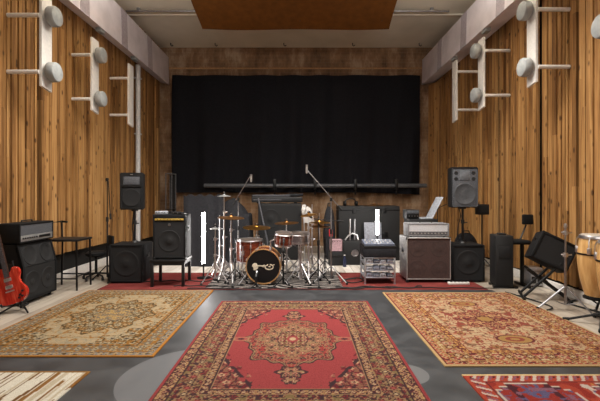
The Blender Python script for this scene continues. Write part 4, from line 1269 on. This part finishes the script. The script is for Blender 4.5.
# script mark: leafy blob, bar, ring with an eye
zc = KR+.012
bm = BM()
def flat(pts, rad): tube(bm, [(x, .004, zc+z) for x, z in pts], rad, 8)
flat([(-.15, -.005), (-.13, .03), (-.10, .022), (-.085, -.01), (-.11, -.04), (-.14, -.03)], .018)
flat([(-.135, -.02), (-.105, .0), (-.085, .025)], .02); flat([(-.15, .02), (-.12, .045), (-.09, .035)], .009)
flat([(-.08, .01), (-.04, .012), (-.005, .008)], .010); flat([(-.01, -.004), (.012, .012), (.02, .02)], .013)
ring = [(.085+.058*math.cos(R(a)), -.005+.036*math.sin(R(a))) for a in range(-200, 100, 20)]
flat(ring, .0085); flat([(.135, .012), (.15, .03), (.16, .02)], .008); flat([(.075, -.002), (.095, .004), (.10, -.008)], .008); flat([(.03, .012), (.055, .018), (.07, .03)], .007)
for v in bm.verts: v.co.y = .0055+(v.co.y-.0055)*.12
obj('script_mark', bm, M_mark, hd, label='white script mark')
for k in range(8):
    a = 2*PI*k/8+.39
    bm = BM(); Mk = Mx @ RZ(math.degrees(a))
    box(bm, (KR+.001, -.014, -.004), (KR+.016, .014, .045), .004, M=Mk); tube(bm, [(KR+.010, 0, .04), (KR+.010, 0, .35)], .004, 6, M=Mk)
    box(bm, (KR-.014, -.012, .15), (KR+.014, .012, .24), .005, M=Mk); obj('claw', bm, M_chrome, r)
for sx in (-1, 1):
    bm = BM(); tube(bm, [(sx*(KR-.03), .10, zc-.08), (sx*(KR+.10), .02, .006)], .007, 8); obj('spur', bm, M_chrome, r)
# tom post on the bass drum
bm = BM(); tube(bm, [(.09, .22, zc+KR-.04), (.09, .22, zc+KR+.09), (.145, .22, zc+KR+.11)], .012, 10); obj('tom_post', bm, M_chrome, r)

r = thing('floor_tom', 'large red brown floor tom on three chrome legs left of bass drum', 'drum', (-.80, 6.36, ZR), 0)
shell_drum(r, .20, .23, .575, 8, M_drumwood)
for a in (-110, 10, 130):
    bm = BM(); ca, sa = math.cos(R(a)), math.sin(R(a)); q = .233
    tube(bm, [(q*ca, q*sa, .50), (q*ca, q*sa, .12), ((q+.03)*ca, (q+.03)*sa, .06), ((q+.03)*ca, (q+.03)*sa, .012)], .007, 8)
    box(bm, (.198, -.02, .36), (.242, .02, .42), .006, M=RZ(a))
    lathe(bm, [(0, 0), (.014, 0), (.014, .025), (0, .025)], 10, M=T((q+.03)*ca, (q+.03)*sa, 0)); obj('leg', bm, M_chrome, r)
r = thing('rack_tom', 'small red brown rack tom mounted above right side of bass drum', 'drum', (-.25, 5.95, .56), rot=(R(8), R(4), 0))
shell_drum(r, .122, .0, .175, 6, M_drumwood)
r = thing('snare_drum', 'chrome snare drum on stand right of the rack tom', 'drum', (-.02, 6.36, .555), rot=(R(4), 0, 0))
shell_drum(r, .17, .0, .135, 8, M_steel)
r = thing('snare_stand', 'chrome basket stand under the snare drum', 'stand', (-.02, 6.36, ZR), 0)
bm = BM(); tube(bm, [(0, 0, .08), (0, 0, .46)], .013, 10); obj('pole', bm, M_chrome, r)
for k in range(3):
    a = R(30+120*k); bm = BM(); tube(bm, [(0, 0, .45), (.15*math.cos(a), .15*math.sin(a), .50), (.195*math.cos(a), .195*math.sin(a), .525), (.2*math.cos(a), .2*math.sin(a), .56)], .008, 8); obj('basket_arm', bm, M_chrome, r)
tripod_legs(r, .25, .25, M_chrome, a0=30)
# drum throne behind
r = thing('drum_throne', 'round black drum throne behind the snare', 'stool', (-.30, 7.0, .012), 0)
bm = BM(); lathe(bm, [(0, .46), (.16, .46), (.175, .48), (.175, .53), (.15, .55), (0, .555)], 32); obj('seat', bm, M_tolex, r)
bm = BM(); tube(bm, [(0, 0, .1), (0, 0, .46)], .016, 12); obj('post', bm, M_chrome, r)
tripod_legs(r, .28, .26, M_chrome, a0=30)

# cymbals and stands
cymbal_stand((-1.025, 5.95, ZR), .955, 'tall chrome cymbal stand left of the floor tom, holding dark bronze cymbal', a0=45, spread=.28)
cymbal((-1.025, 5.95, .955+ZR), .195, 4, 'dark bronze cymbal on the stand at far left of kit', M_brassd, 3)
cymbal_stand((-1.165, 6.14, ZR), 1.275, 'tallest chrome stand at the left edge of the drum kit', a0=20, spread=.24)
cymbal((-1.165, 6.14, 1.275+ZR), .105, 3, 'small pale splash cymbal highest at left of the kit', M_silverpanel)
cymbal_stand((-1.24, 5.84, ZR), .80, 'short chrome stand nearest the light tube, with small pale cymbal', a0=100, spread=.22)
cymbal((-1.24, 5.84, .80+ZR), .075, 2, 'tiny pale bell cymbal on the short stand left of kit', M_silverpanel)
cymbal_stand((-.73, 6.74, ZR), .74, 'chrome cymbal stand behind the floor tom', a0=90)
cymbal((-.73, 6.74, .745+ZR), .235, 5, 'wide golden ride cymbal tilted over the floor tom', M_brass, 2)
cymbal_stand((-.22, 6.55, ZR), .83, 'chrome cymbal stand behind the rack tom', a0=90)
cymbal((-.22, 6.55, .835+ZR), .20, 3, 'flat dark cymbal behind the rack tom', M_brassd, -2)
cymbal_stand((.13, 6.05, ZR), .985, 'chrome cymbal stand right of the snare drum', a0=30, spread=.27)
cymbal((.13, 6.05, .99+ZR), .125, 6, 'small bronze crash cymbal on the stand right of snare', M_brass, -8)
# hi-hat
r = thing('hi_hat_stand', 'chrome hi-hat stand with pedal at right of the kit', 'stand', (.30, 6.22, ZR), 0)
bm = BM(); tube(bm, [(0, 0, .05), (0, 0, .78)], .012, 10); obj('lower_tube', bm, M_chrome, r)
bm = BM(); tube(bm, [(0, 0, .76), (0, 0, 1.0)], .005, 8); obj('pull_rod', bm, M_chrome, r)
bm = BM(); box(bm, (-.035, -.30, .02), (.035, -.04, .032), .004, M=RX(-6)); obj('pedal', bm, M_steel, r)
tripod_legs(r, .28, .24, M_chrome, a0=30)
bm = BM(); lathe(bm, [(0, .78), (.02, .78), (.02, .80), (0, .80)], 12); obj('seat_cup', bm, M_chrome, r)
cymbal((.30, 6.22, .80+ZR), .17, 0, 'lower bronze hi-hat cymbal at right of the kit', M_brassd)
cymbal((.30, 6.22, .865+ZR), .17, 2, 'upper bronze hi-hat cymbal at right of the kit', M_brass)
cymbal_stand((.01, 5.84, ZR), .56, 'short empty chrome stand just right of the bass drum', a0=70, spread=.22)
cymbal_stand((-1.30, 6.47, ZR), .92, 'empty chrome stand at the rear left corner of the zebra rug', a0=10, spread=.24)
cymbal_stand((.20, 6.62, ZR), 1.10, 'empty tall chrome stand behind the hi-hat', a0=80, spread=.26)
# kick pedal
r = thing('bass_drum_pedal', 'chrome bass drum pedal behind the bass drum', 'pedal', (KX, 6.32, ZR), 0)
bm = BM(); box(bm, (-.05, -.16, .0), (.05, .14, .012), .003); obj('base_plate', bm, M_steel, r)
bm = BM(); box(bm, (-.035, -.12, .0), (.035, .14, .012), .003, M=T(0, 0, .03) @ RX(-14)); obj('footboard', bm, M_steel, r)
for sx in (-1, 1):
    bm = BM(); tube(bm, [(sx*.05, -.13, .01), (sx*.05, -.13, .22)], .008, 8); obj('post', bm, M_chrome, r)
bm = BM(); tube(bm, [(0, -.13, .2), (0, -.15, .28)], .006, 8); lathe(bm, [(0, -.02), (.022, -.018), (.022, .018), (0, .02)], 12, M=T(0, -.15, .29) @ RX(90)); obj('beater', bm, M_white, r)

# microphones
def mic_stand(loc, h, label, boom=None, a0=90, spread=.3, m=M_blackmetal, double=False, legz=.22, group='microphone stands'):
    r = thing('microphone_stand', label, 'microphone stand', loc, group=group)
    bm = BM(); tube(bm, [(0, 0, .05), (0, 0, h*.6)], .012, 10); obj('lower_tube', bm, m, r)
    bm = BM(); tube(bm, [(0, 0, h*.58), (0, 0, h)], .008, 10); obj('upper_tube', bm, m, r)
    bm = BM(); lathe(bm, [(0, h*.58), (.019, h*.58), (.019, h*.58+.07), (0, h*.58+.07)], 12); obj('clutch', bm, M_black, r)
    tripod_legs(r, legz, spread, m, .008, a0, double=double)
    if boom:
        b0, b1 = Vector(boom[0]), Vector(boom[1])
        bm = BM(); tube(bm, [b0, b1], .0075, 8); ba = obj('boom_arm', bm, m, r)
        bm = BM(); lathe(bm, [(0, h-.03), (.02, h-.03), (.02, h+.02), (0, h+.02)], 12); tube(bm, [(.0, -.03, h), (0, .03, h)], .012, 8); obj('boom_clamp', bm, M_black, r)
        dd = (b0-b1).normalized(); bm = BM(); tube(bm, [b0-dd*.09, b0], .015, 10); obj('counterweight', bm, M_rubber, ba)
    return r
def microphone(loc, rot, label, L=.12, ra=.016, m=M_silverpanel):
    r = thing('microphone', label, 'microphone', loc, rot=rot, group='drum microphones')
    bm = BM(); lathe(bm, [(0, 0), (ra*.7, 0), (ra, .02), (ra, L-.03), (0, L-.03)], 14); obj('mic_body', bm, m, r)
    bm = BM(); lathe(bm, [(ra, L-.03), (ra*1.1, L-.02), (ra*1.1, L-.004), (ra*.7, L), (0, L)], 14); obj('mic_grille', bm, M_steel, r)
    return r
# left overhead: pole rises at px 233
mic_stand((-1.01, 6.55, ZR), 1.22, 'black boom microphone stand reaching up above the left cymbals', ((-.09, 0, 1.12), (.20, 0, 1.60)), a0=40, m=M_steel)
microphone((-.80, 6.55, 1.51), (0, R(0), 0), 'pale overhead microphone high above the left cymbals', .13, .018)
mic_stand((.46, 5.92, ZR), 1.22, 'black boom microphone stand at right of kit reaching up left', ((.16, 0, 1.06), (-.36, 0, 1.66)), a0=80, spread=.28, m=M_steel)
microphone((.10, 5.92, 1.62), (0, 0, 0), 'pale overhead microphone high above the drum kit centre', .13, .016)
mic_stand((.40, 6.42, ZR), .88, 'small black microphone stand with boom toward the hi-hat', ((.30, .0, .86), (-.18, -.0, .90)), a0=10, spread=.24)
microphone((.20, 6.42, .93), (R(0), R(-60), 0), 'black microphone above the hi-hat', .13, .017, M_black)
mic_stand((-.61, 5.56, ZR-.016+.0005), .14, 'tiny black microphone stand in front of the bass drum', None, a0=90, spread=.07, legz=.06)
microphone((-.61, 5.56, .155), (R(-55), 0, 0), 'black microphone aimed at the bass drum head', .11, .020, M_black)
mic_stand((-.235, 5.60, ZR), .50, 'short black microphone stand right of the bass drum', ((.0, -.02, .50), (.0, .12, .60)), a0=90, spread=.14, legz=.12)
microphone((-.235, 5.72, .615), (R(-65), 0, 0), 'black microphone pointing at the rack tom', .11, .018, M_black)
mic_stand((.26, 5.70, ZR), .98, 'straight black microphone stand in front of the hi-hat stand', None, a0=30, spread=.2)
mic_stand((-.93, 5.72, ZR), .66, 'straight black microphone stand at the left of the bass drum', None, a0=30, spread=.18)
mic_stand((-2.92, 6.06, .0085), 1.53, 'tall black microphone stand left of the left subwoofer', ((.04, .02, .92), (.012, .01, 1.50)), a0=180, spread=.22)
mic_stand((2.72, 7.9, .0), 1.05, 'black music stand pole behind the right loudspeaker', ((-.2, 0, .95), (.18, 0, 1.12)), a0=30, spread=.3)

# small swivel stool by left wall
r = thing('swivel_stool', 'small black swivel stool with backrest, left of the tall microphone stand', 'stool', (-3.15, 6.18, .0), -50)
bm = BM(); lathe(bm, [(0, .36), (.13, .36), (.15, .38), (.15, .41), (.12, .43), (0, .43)], 28); obj('seat', bm, M_tolex, r)
bm = BM(); tube(bm, [(0, 0, .08), (0, 0, .36)], .02, 12); obj('post', bm, M_blackmetal, r)
bm = BM(); tube(bm, [(0, .12, .37), (0, .2, .40), (0, .22, .52)], .012, 8); obj('back_arm', bm, M_blackmetal, r)
bm = BM(); box(bm, (-.12, .195, .48), (.12, .235, .66), .018, 3); obj('backrest', bm, M_tolex, r)
for k in range(5):
    a = R(72*k+15); bm = BM(); tube(bm, [(0, 0, .10), (.19*math.cos(a), .19*math.sin(a), .065)], .013, 8); lg = obj('leg', bm, M_blackmetal, r)
    bm = BM(); lathe(bm, [(0, -.014), (.026, -.014), (.028, 0), (.026, .014), (0, .014)], 14, M=T(.19*math.cos(a), .19*math.sin(a), .028) @ RX(90)); tube(bm, [(.19*math.cos(a), .19*math.sin(a), .03), (.19*math.cos(a), .19*math.sin(a), .07)], .009, 6); obj('caster', bm, M_rubber, lg)

# bar stool
r = thing('bar_stool', 'black metal bar stool with low back against the left wall', 'stool', (-3.245, 5.62, .0), 90)
w, d, h = .36, .42, .665
for (x, y) in ((-w/2, -d/2), (w/2, -d/2)):
    bm = BM(); tube(bm, [(x, y, 0), (x*.96, y*.96, h)], .013, 10); obj('leg', bm, M_blackmetal, r)
for (x, y) in ((-w/2, d/2), (w/2, d/2)):
    bm = BM(); tube(bm, [(x, y, 0), (x*.96, y*.92, h), (x*.96, y*.95, h+.04), (x, y+.0, h+.25)], .013, 10); obj('leg', bm, M_blackmetal, r)
bm = BM(); box(bm, (-w/2-.02, -d/2-.02, h), (w/2+.02, d/2, h+.03), .012); obj('seat', bm, M_black, r)
bm = BM(); tube(bm, [(-w/2, d/2-.08, h+.245), (-w/2, d/2, h+.252), (w/2, d/2, h+.252), (w/2, d/2-.08, h+.245)], .015, 10); obj('back_rail', bm, M_blackmetal, r)
for (a, b) in (((-w/2, -d/2, .19), (w/2, -d/2, .19)), ((-w/2, d/2, .19), (w/2, d/2, .19)), ((-w/2, -d/2, .16), (-w/2, d/2, .16)), ((w/2, -d/2, .16), (w/2, d/2, .16))):
    bm = BM(); tube(bm, [a, b], .010, 8); obj('footrest', bm, M_blackmetal, r)

# ------------------------------------------------------------------ guitar on stand, lower left
G = thing('electric_guitar', 'red electric guitar on a stand in front of the slanted cabinet', 'guitar', (-3.14, 4.40, .105), rot=(R(-10), R(-17), R(10)))
half = [(0, 0), (.07, .004), (.125, .03), (.158, .085), (.155, .14), (.125, .19), (.105, .235), (.112, .285), (.128, .33), (.118, .375), (.085, .395), (.05, .375), (.032, .33)]
left = [(-.032, .40), (-.075, .405), (-.115, .385), (-.13, .335), (-.112, .285), (-.105, .235), (-.125, .19), (-.155, .14), (-.158, .085), (-.125, .03), (-.07, .004)]
def smooth(pts, sub=5):
    n = len(pts); out = []
    for i in range(n):
        p0, p1, p2, p3 = (Vector(pts[(i+k) % n]) for k in (-1, 0, 1, 2))
        for k in range(sub):
            t = k/sub; q = .5*((2*p1)+(p2-p0)*t+(2*p0-5*p1+4*p2-p3)*t*t+(3*p1-p0-3*p2+p3)*t**3); out.append((q.x, q.y))
    return out
bm = BM(); prism(bm, smooth(half+left), -.024, .024, .008); obj('body', bm, M_gtop, G)
bm = BM(); prism(bm, [(-.027, .30), (.027, .30), (.022, .86), (-.022, .86)], -.036, -.008, .004); nk = obj('neck', bm, simple('rosewood', (54, 32, 22), .5), G)
bm = BM()
for k in range(20):
    z = .86-.46*(1-2**(-k/12.))/(1-2**(-19/12.)); box(bm, (-.024, -.0385, z-.001), (.024, -.036, z+.001))
obj('frets', bm, M_dull, nk)
bm = BM(); prism(bm, smooth([(-.022, .86), (.022, .86), (.035, .93), (.03, 1.03), (0, 1.015), (-.03, 1.03), (-.035, .93)]), -.026, -.010, .003); hs = obj('headstock', bm, M_black, G)
for sx in (-1, 1):
    for k in range(3):
        bm = BM(); tube(bm, [(sx*.03, -.018, .91+.035*k), (sx*.052, -.018, .91+.035*k)], .006, 8); obj('tuner', bm, M_chrome, hs)
for z in (.19, .27):
    bm = BM(); box(bm, (-.037, -.034, z-.018), (.037, -.022, z+.018), .003); obj('pickup', bm, M_chrome, G)
bm = BM(); box(bm, (-.045, -.036, .135), (.045, -.024, .147), .003); obj('bridge', bm, M_chrome, G)
for i in range(6):
    x = -.018+.0072*i; bm = BM(); tube(bm, [(x*1.1, -.041, .14), (x, -.041, .87)], .0011, 4); obj('string', bm, M_dull, G)
for x, z in ((.09, .075), (.12, .11), (.075, .045), (.11, .055)):
    bm = BM(); lathe(bm, [(0, 0), (.012, 0), (.010, .014), (0, .015)], 12, M=T(x, -.024, z) @ RX(90)); obj('knob', bm, M_black, G)
r = thing('guitar_stand', 'black tubular stand holding the red electric guitar', 'stand', (-3.14, 4.46, .0), 10)
bm = BM(); tube(bm, [(0, .06, .02), (-.06, .09, .30), (-.12, .12, .55)], .012, 10); obj('back_post', bm, M_blackmetal, r)
for sx in (-1, 1):
    bm = BM(); tube(bm, [(0, .055, .10), (sx*.14, -.10, .012)], .010, 8); obj('leg', bm, M_blackmetal, r)
    bm = BM(); tube(bm, [(sx*.01, .05, .09), (sx*.10, .0, .085), (sx*.11, -.11, .085), (sx*.11, -.13, .115)], .010, 8); obj('cradle_arm', bm, M_rubber, r)
bm = BM(); tube(bm, [(0, .06, .03), (0, .13, .012)], .010, 8); obj('leg', bm, M_blackmetal, r)

# ------------------------------------------------------------------ right side gear
r = thing('keyboard_case', 'tall thin black case standing on edge right of the right subwoofer', 'case', (2.84, 5.55, .0), -10)
bm = BM(); box(bm, (-.115, 0, .03), (.115, .30, .735), .012); obj('case_body', bm, M_blackcase, r)
bm = BM(); box(bm, (-.075, -.006, .42), (.075, .0, .60), .006); obj('grille', bm, M_sub, r)
bm = BM(); box(bm, (-.14, .03, 0.0), (.14, .09, .032), .006); obj('foot', bm, M_blackmetal, r)
bm = BM(); box(bm, (-.14, .21, 0.0), (.14, .27, .032), .006); obj('foot', bm, M_blackmetal, r)
bm = BM(); box(bm, (-.05, .10, .735), (.05, .20, .76), .008); obj('handle', bm, M_rubber, r)

r = thing('padded_stool', 'black padded stool with small round backrest by the right wall', 'stool', (3.095, 5.74, 0), 0)
bm = BM(); box(bm, (-.12, -.13, .60), (.16, .13, .66), .025, 3); obj('seat', bm, M_tolex, r)
bm = BM(); tube(bm, [(.10, .12, .61), (.16, .16, .66), (.245, .17, .86)], .012, 8); obj('back_arm', bm, M_blackmetal, r)
bm = BM(); box(bm, (-.08, -.02, -.075), (.08, .02, .075), .018, 3, M=T(.255, .15, .94)); obj('backrest', bm, M_tolex, r)
for sx in (-1, 1):
    bm = BM(); box(bm, (sx*.09-.018, -.025, .03), (sx*.09+.018, .025, .60), .004); obj('post', bm, M_blackmetal, r)
    bm = BM(); box(bm, (sx*.09-.02, -.20, 0), (sx*.09+.02, .18, .035), .006); obj('foot', bm, M_blackmetal, r)

r = thing('power_supply', 'silver box with dark front vents on floor below padded stool', 'power supply', (3.345, 5.64, 0), 0)
bm = BM(); box(bm, (-.09, 0, .02), (.08, .22, .27), .008); obj('case', bm, M_rackm, r)
for k in range(2):
    bm = BM(); box(bm, (-.08+.082*k, -.005, .05), (-.012+.082*k, .0, .15), .002); obj('vent', bm, M_black, r)
bm = BM(); box(bm, (-.07, -.008, .20), (.06, .0, .235), .003); obj('handle', bm, M_steel, r)
for sx in (-1, 1):
    bm = BM(); box(bm, (sx*.06-.015, .02, 0), (sx*.06+.015, .2, .022)); obj('foot', bm, M_rubber, r)

# wedge amp on X stand
r = thing('x_stand', 'black X-shaped stand holding the tilted amp by the right wall', 'stand', (3.03, 4.93, 0), -22)
for (a, b, yy) in (((-.29, .0, .02), (.26, .0, .40), -.025), ((-.26, 0, .02), (-.25, 0, .03), 0)):
    pass
for yy in (-.02, .25):
    bm = BM(); tube(bm, [(-.25, yy, .02), (.16, yy, .47)], .017, 10); obj('leg', bm, M_blackmetal, r)
    bm = BM(); tube(bm, [(.25, yy+.035, .02), (-.20, yy+.035, .37)], .017, 10); obj('leg', bm, M_blackmetal, r)
bm = BM(); tube(bm, [(-.25, -.14, .018), (-.25, .36, .018)], .017, 10); obj('foot_bar', bm, M_blackmetal, r)
bm = BM(); tube(bm, [(.25, -.10, .018), (.25, .36, .018)], .017, 10); obj('foot_bar', bm, M_blackmetal, r)
bm = BM(); tube(bm, [(0.0, -.03, .235), (0.0, .29, .235)], .02, 10); obj('pivot', bm, M_blackmetal, r)
r = thing('keyboard_amp', 'black combo amp tilted back on the X-shaped stand', 'amplifier', (3.02, 4.86, .455), rot=(R(-12), R(27), R(-16)))
cab(r, .43, .25, .36, M_sub, [], feet=False, caps=False)
bm = BM(); box(bm, (-.16, .05, .355), (.0, .09, .366), .002); obj('control_panel', bm, M_silverpanel, r)

# hardware stand (silver cymbal stand) on the right
r = thing('percussion_stand', 'bare silver tripod stand between tilted amp and the congas', 'stand', (3.0, 4.52, -.0), 0)
bm = BM(); tube(bm, [(0, 0, .06), (0, 0, .62)], .014, 12); obj('lower_tube', bm, M_steel, r)
bm = BM(); tube(bm, [(0, 0, .60), (0, 0, .94)], .010, 12); obj('upper_tube', bm, M_steel, r)
for z in (.60, .85):
    bm = BM(); lathe(bm, [(0, z), (.025, z), (.025, z+.045), (0, z+.045)], 14); tube(bm, [(.02, 0, z+.02), (.07, 0, z+.025)], .008, 6); tube(bm, [(-.02, 0, z+.02), (-.05, -.01, z+.03)], .008, 6); obj('wing_clamp', bm, M_chrome, r)
bm = BM(); lathe(bm, [(0, .93), (.016, .93), (.02, .95), (.016, .975), (0, .98)], 14); obj('top_cap', bm, M_chrome, r)
tripod_legs(r, .26, .30, M_steel, .010, a0=175)

# congas
def conga(loc, label, rb=.175, h=.64):
    r = thing('conga', label, 'drum', loc, group='pair of congas')
    prof = []
    for k in range(17):
        f = k/16; z = h*f
        rr = .115+(.185-.115)*math.sin(PI*min(f/.62, 1)*.5) if f < .62 else .185-(.185-.155)*((f-.62)/.38)**2
        prof.append((rr, z))
    bm = BM(); lathe(bm, [(.09, .0)]+prof, 40); sh = obj('shell', bm, M_conga, r)
    for z, rr in ((h*.70, .186),):
        bm = BM(); lathe(bm, [(rr-.004, z-.008), (rr+.004, z-.008), (rr+.004, z+.008), (rr-.004, z+.008), (rr-.004, z-.008)], 40); obj('band', bm, M_blackmetal, r)
    bm = BM(); lathe(bm, [(.156, h-.01), (.158, h+.006), (.15, h+.010), (0, h+.010)], 40); obj('head', bm, M_head, r)
    bm = BM(); lathe(bm, [(.157, h-.03), (.172, h-.03), (.172, h-.012), (.165, h+.004), (.157, h+.004), (.157, h-.03)], 40); obj('rim', bm, M_chrome, r)
    for k in range(6):
        a = 60*k+30; bm = BM()
        tube(bm, [(.176, 0, h-.02), (.190, 0, h-.06), (.193, 0, h-.16)], .006, 8, M=RZ(a)); box(bm, (.165, -.018, h-.19), (.200, .018, h-.12), .006, M=RZ(a)); obj('lug', bm, M_chrome, r)
    bm = BM(); lathe(bm, [(.088, -.006), (.118, -.006), (.118, .012), (.116, .014)], 32); obj('bottom_ring', bm, M_rubber, r)
    return r
conga((3.13, 4.20, .235), 'pale wood conga on black stand, nearer the silver tripod')
conga((2.98, 3.72, .235), 'pale wood conga at the right edge, in front of the other conga')
r = thing('conga_stand', 'black double stand under the congas with low splayed legs', 'stand', (3.0, 3.98, 0), 0)
for (x, y) in ((.13, .22), (-.02, -.26)):
    bm = BM(); lathe(bm, [(.095, .21), (.135, .21), (.135, .227), (.095, .227), (.095, .21)], 28, M=T(x, y, 0)); obj('cradle_ring', bm, M_blackmetal, r)
    bm = BM(); tube(bm, [(x*.2, y*.5, .12), (x, y-.0, .15), (x, y, .16)], .012, 8)
    for k in range(3):
        a = R(120*k); tube(bm, [(x, y, .155), (x+.115*math.cos(a), y+.115*math.sin(a), .215)], .009, 8)
    obj('arm', bm, M_blackmetal, r)
bm = BM(); tube(bm, [(0, 0, .02), (0, 0, .14)], .016, 10); tube(bm, [(.01, .11, .12), (-.014, -.13, .12)], .014, 8); obj('post', bm, M_blackmetal, r)
for (x, y) in ((-.24, .16), (-.16, -.20), (.26, .05)):
    bm = BM(); tube(bm, [(0, 0, .12), (x, y, .016)], .012, 8); lg = obj('leg', bm, M_blackmetal, r)
    bm = BM(); tube(bm, [(x*.93, y*.93, .022), (x*1.12, y*1.12, .014)], .017, 8); obj('rubber_foot', bm, M_rubber, lg)

# ------------------------------------------------------------------ cables and bits on the floor
z = .016
rnd = random.Random(5)
def squig(x0, x1, y, n, ay, z):
    return [(x0+(x1-x0)*i/n+rnd.uniform(-.03, .03), y+rnd.uniform(-ay, ay), z) for i in range(n+1)]
cable('floor_cable', squig(-1.55, .9, 5.46, 18, .035, .022), .008, 'black cable along front edge of the zebra rug, before the drum kit')
cable('floor_cable', squig(.45, 1.75, 5.60, 12, .07, .016), .009, 'black cable tangled on the red carpet in front of the silver rack')
cable('floor_cable', squig(.5, 2.9, 5.53, 16, .03, .017), .007, 'black cable along the far edge of the cream oriental rug')
cable('floor_cable', squig(-2.3, -1.2, 5.98, 9, .06, .0165), .007, 'black cable on the red carpet beside the tall light tube')
cable('floor_cable', squig(-1.75, -.8, 5.62, 9, .05, .024), .007, 'black cable running from combo stand to the bass drum')
cable('floor_cable', [(.62, 5.9, .016), (.70, 6.1, .016), (.9, 6.2, .016), (.95, 6.0, .016), (.75, 5.85, .016), (.68, 6.02, .024), (.86, 6.12, .024)], .008, 'coiled black cable left of the silver rack')
cable('floor_cable', [(3.38, 4.9, .012), (3.2, 4.75, .012), (3.28, 4.4, .012), (3.16, 4.3, .012), (3.3, 4.0, .012), (3.34, 3.6, .012)], .010, 'black cable on floor along the right wall behind the congas')
cable('floor_cable', [(2.72, 5.3, .014), (2.82, 5.05, .012), (2.9, 4.62, .012), (2.75, 4.45, .02)], .008, 'black cable beside the X-shaped stand at the rug edge')
r = thing('power_strip', 'white power strip on floor in front of the right subwoofer', 'power strip', (2.30, 5.78, .0085), 0)
bm = BM(); box(bm, (-.16, -.03, 0), (.14, .03, .035), .006); obj('case', bm, M_white, r)
for k in range(5):
    bm = BM(); box(bm, (-.13+.052*k, -.02, .034), (-.095+.052*k, .02, .038), .002); obj('socket', bm, M_black, r)

# ------------------------------------------------------------------ light
def area(name, loc, rot, size, power, col=(1, .95, .88), sy=None, spread=180):
    L = bpy.data.lights.new(name, 'AREA'); L.energy = power; L.color = col; L.size = size; L.spread = R(spread)
    if sy: L.shape = 'RECTANGLE'; L.size_y = sy
    o = bpy.data.objects.new(name, L); COL.objects.link(o); o.location = loc; o.rotation_euler = tuple(R(a) for a in rot)
    return o
WARM = (1, .965, .92)
area('room_light', (-1.3, 4.5, 4.1), (8, 0, 0), 1.3, 125, WARM, sy=1.0, spread=135)
area('room_light', (1.3, 4.5, 4.1), (8, 0, 0), 1.3, 125, WARM, sy=1.0, spread=135)
area('room_light', (0, -.5, 2.9), (74, 0, 0), 2.6, 80, WARM, sy=1.2)  # unseen light behind the camera, aimed forward, well below the ceiling
area('stage_light', (0, 5.9, 4.6), (0, 0, 0), 1.8, 70, WARM, sy=.6)
area('added_ceiling_fill', (-2.2, 5.2, 4.25), (180, 0, 0), .7, 105, WARM)  # added unseen fill aimed upward to brighten the ceiling, no fixture here
area('added_ceiling_fill', (2.2, 5.2, 4.25), (180, 0, 0), .7, 105, WARM)  # same added ceiling fill on the right side

w = bpy.data.worlds.new('room_air'); SC.world = w; w.use_nodes = True
w.node_tree.nodes['Background'].inputs[0].default_value = (.5, .47, .43, 1)
w.node_tree.nodes['Background'].inputs[1].default_value = .05

# ------------------------------------------------------------------ camera
cam = bpy.data.cameras.new('camera'); cam.sensor_width = 36; cam.lens = 24
cam.shift_y = -5.5/600; cam.clip_end = 60
co = bpy.data.objects.new('camera', cam); COL.objects.link(co)
co.location = (0, 0, 1.3); co.rotation_euler = (R(90), 0, 0)
SC.camera = co
SC.view_settings.view_transform = 'Standard'; SC.view_settings.look = 'None'
SC.view_settings.exposure = -.18; SC.view_settings.gamma = 1.; SC.view_settings.use_curve_mapping = False
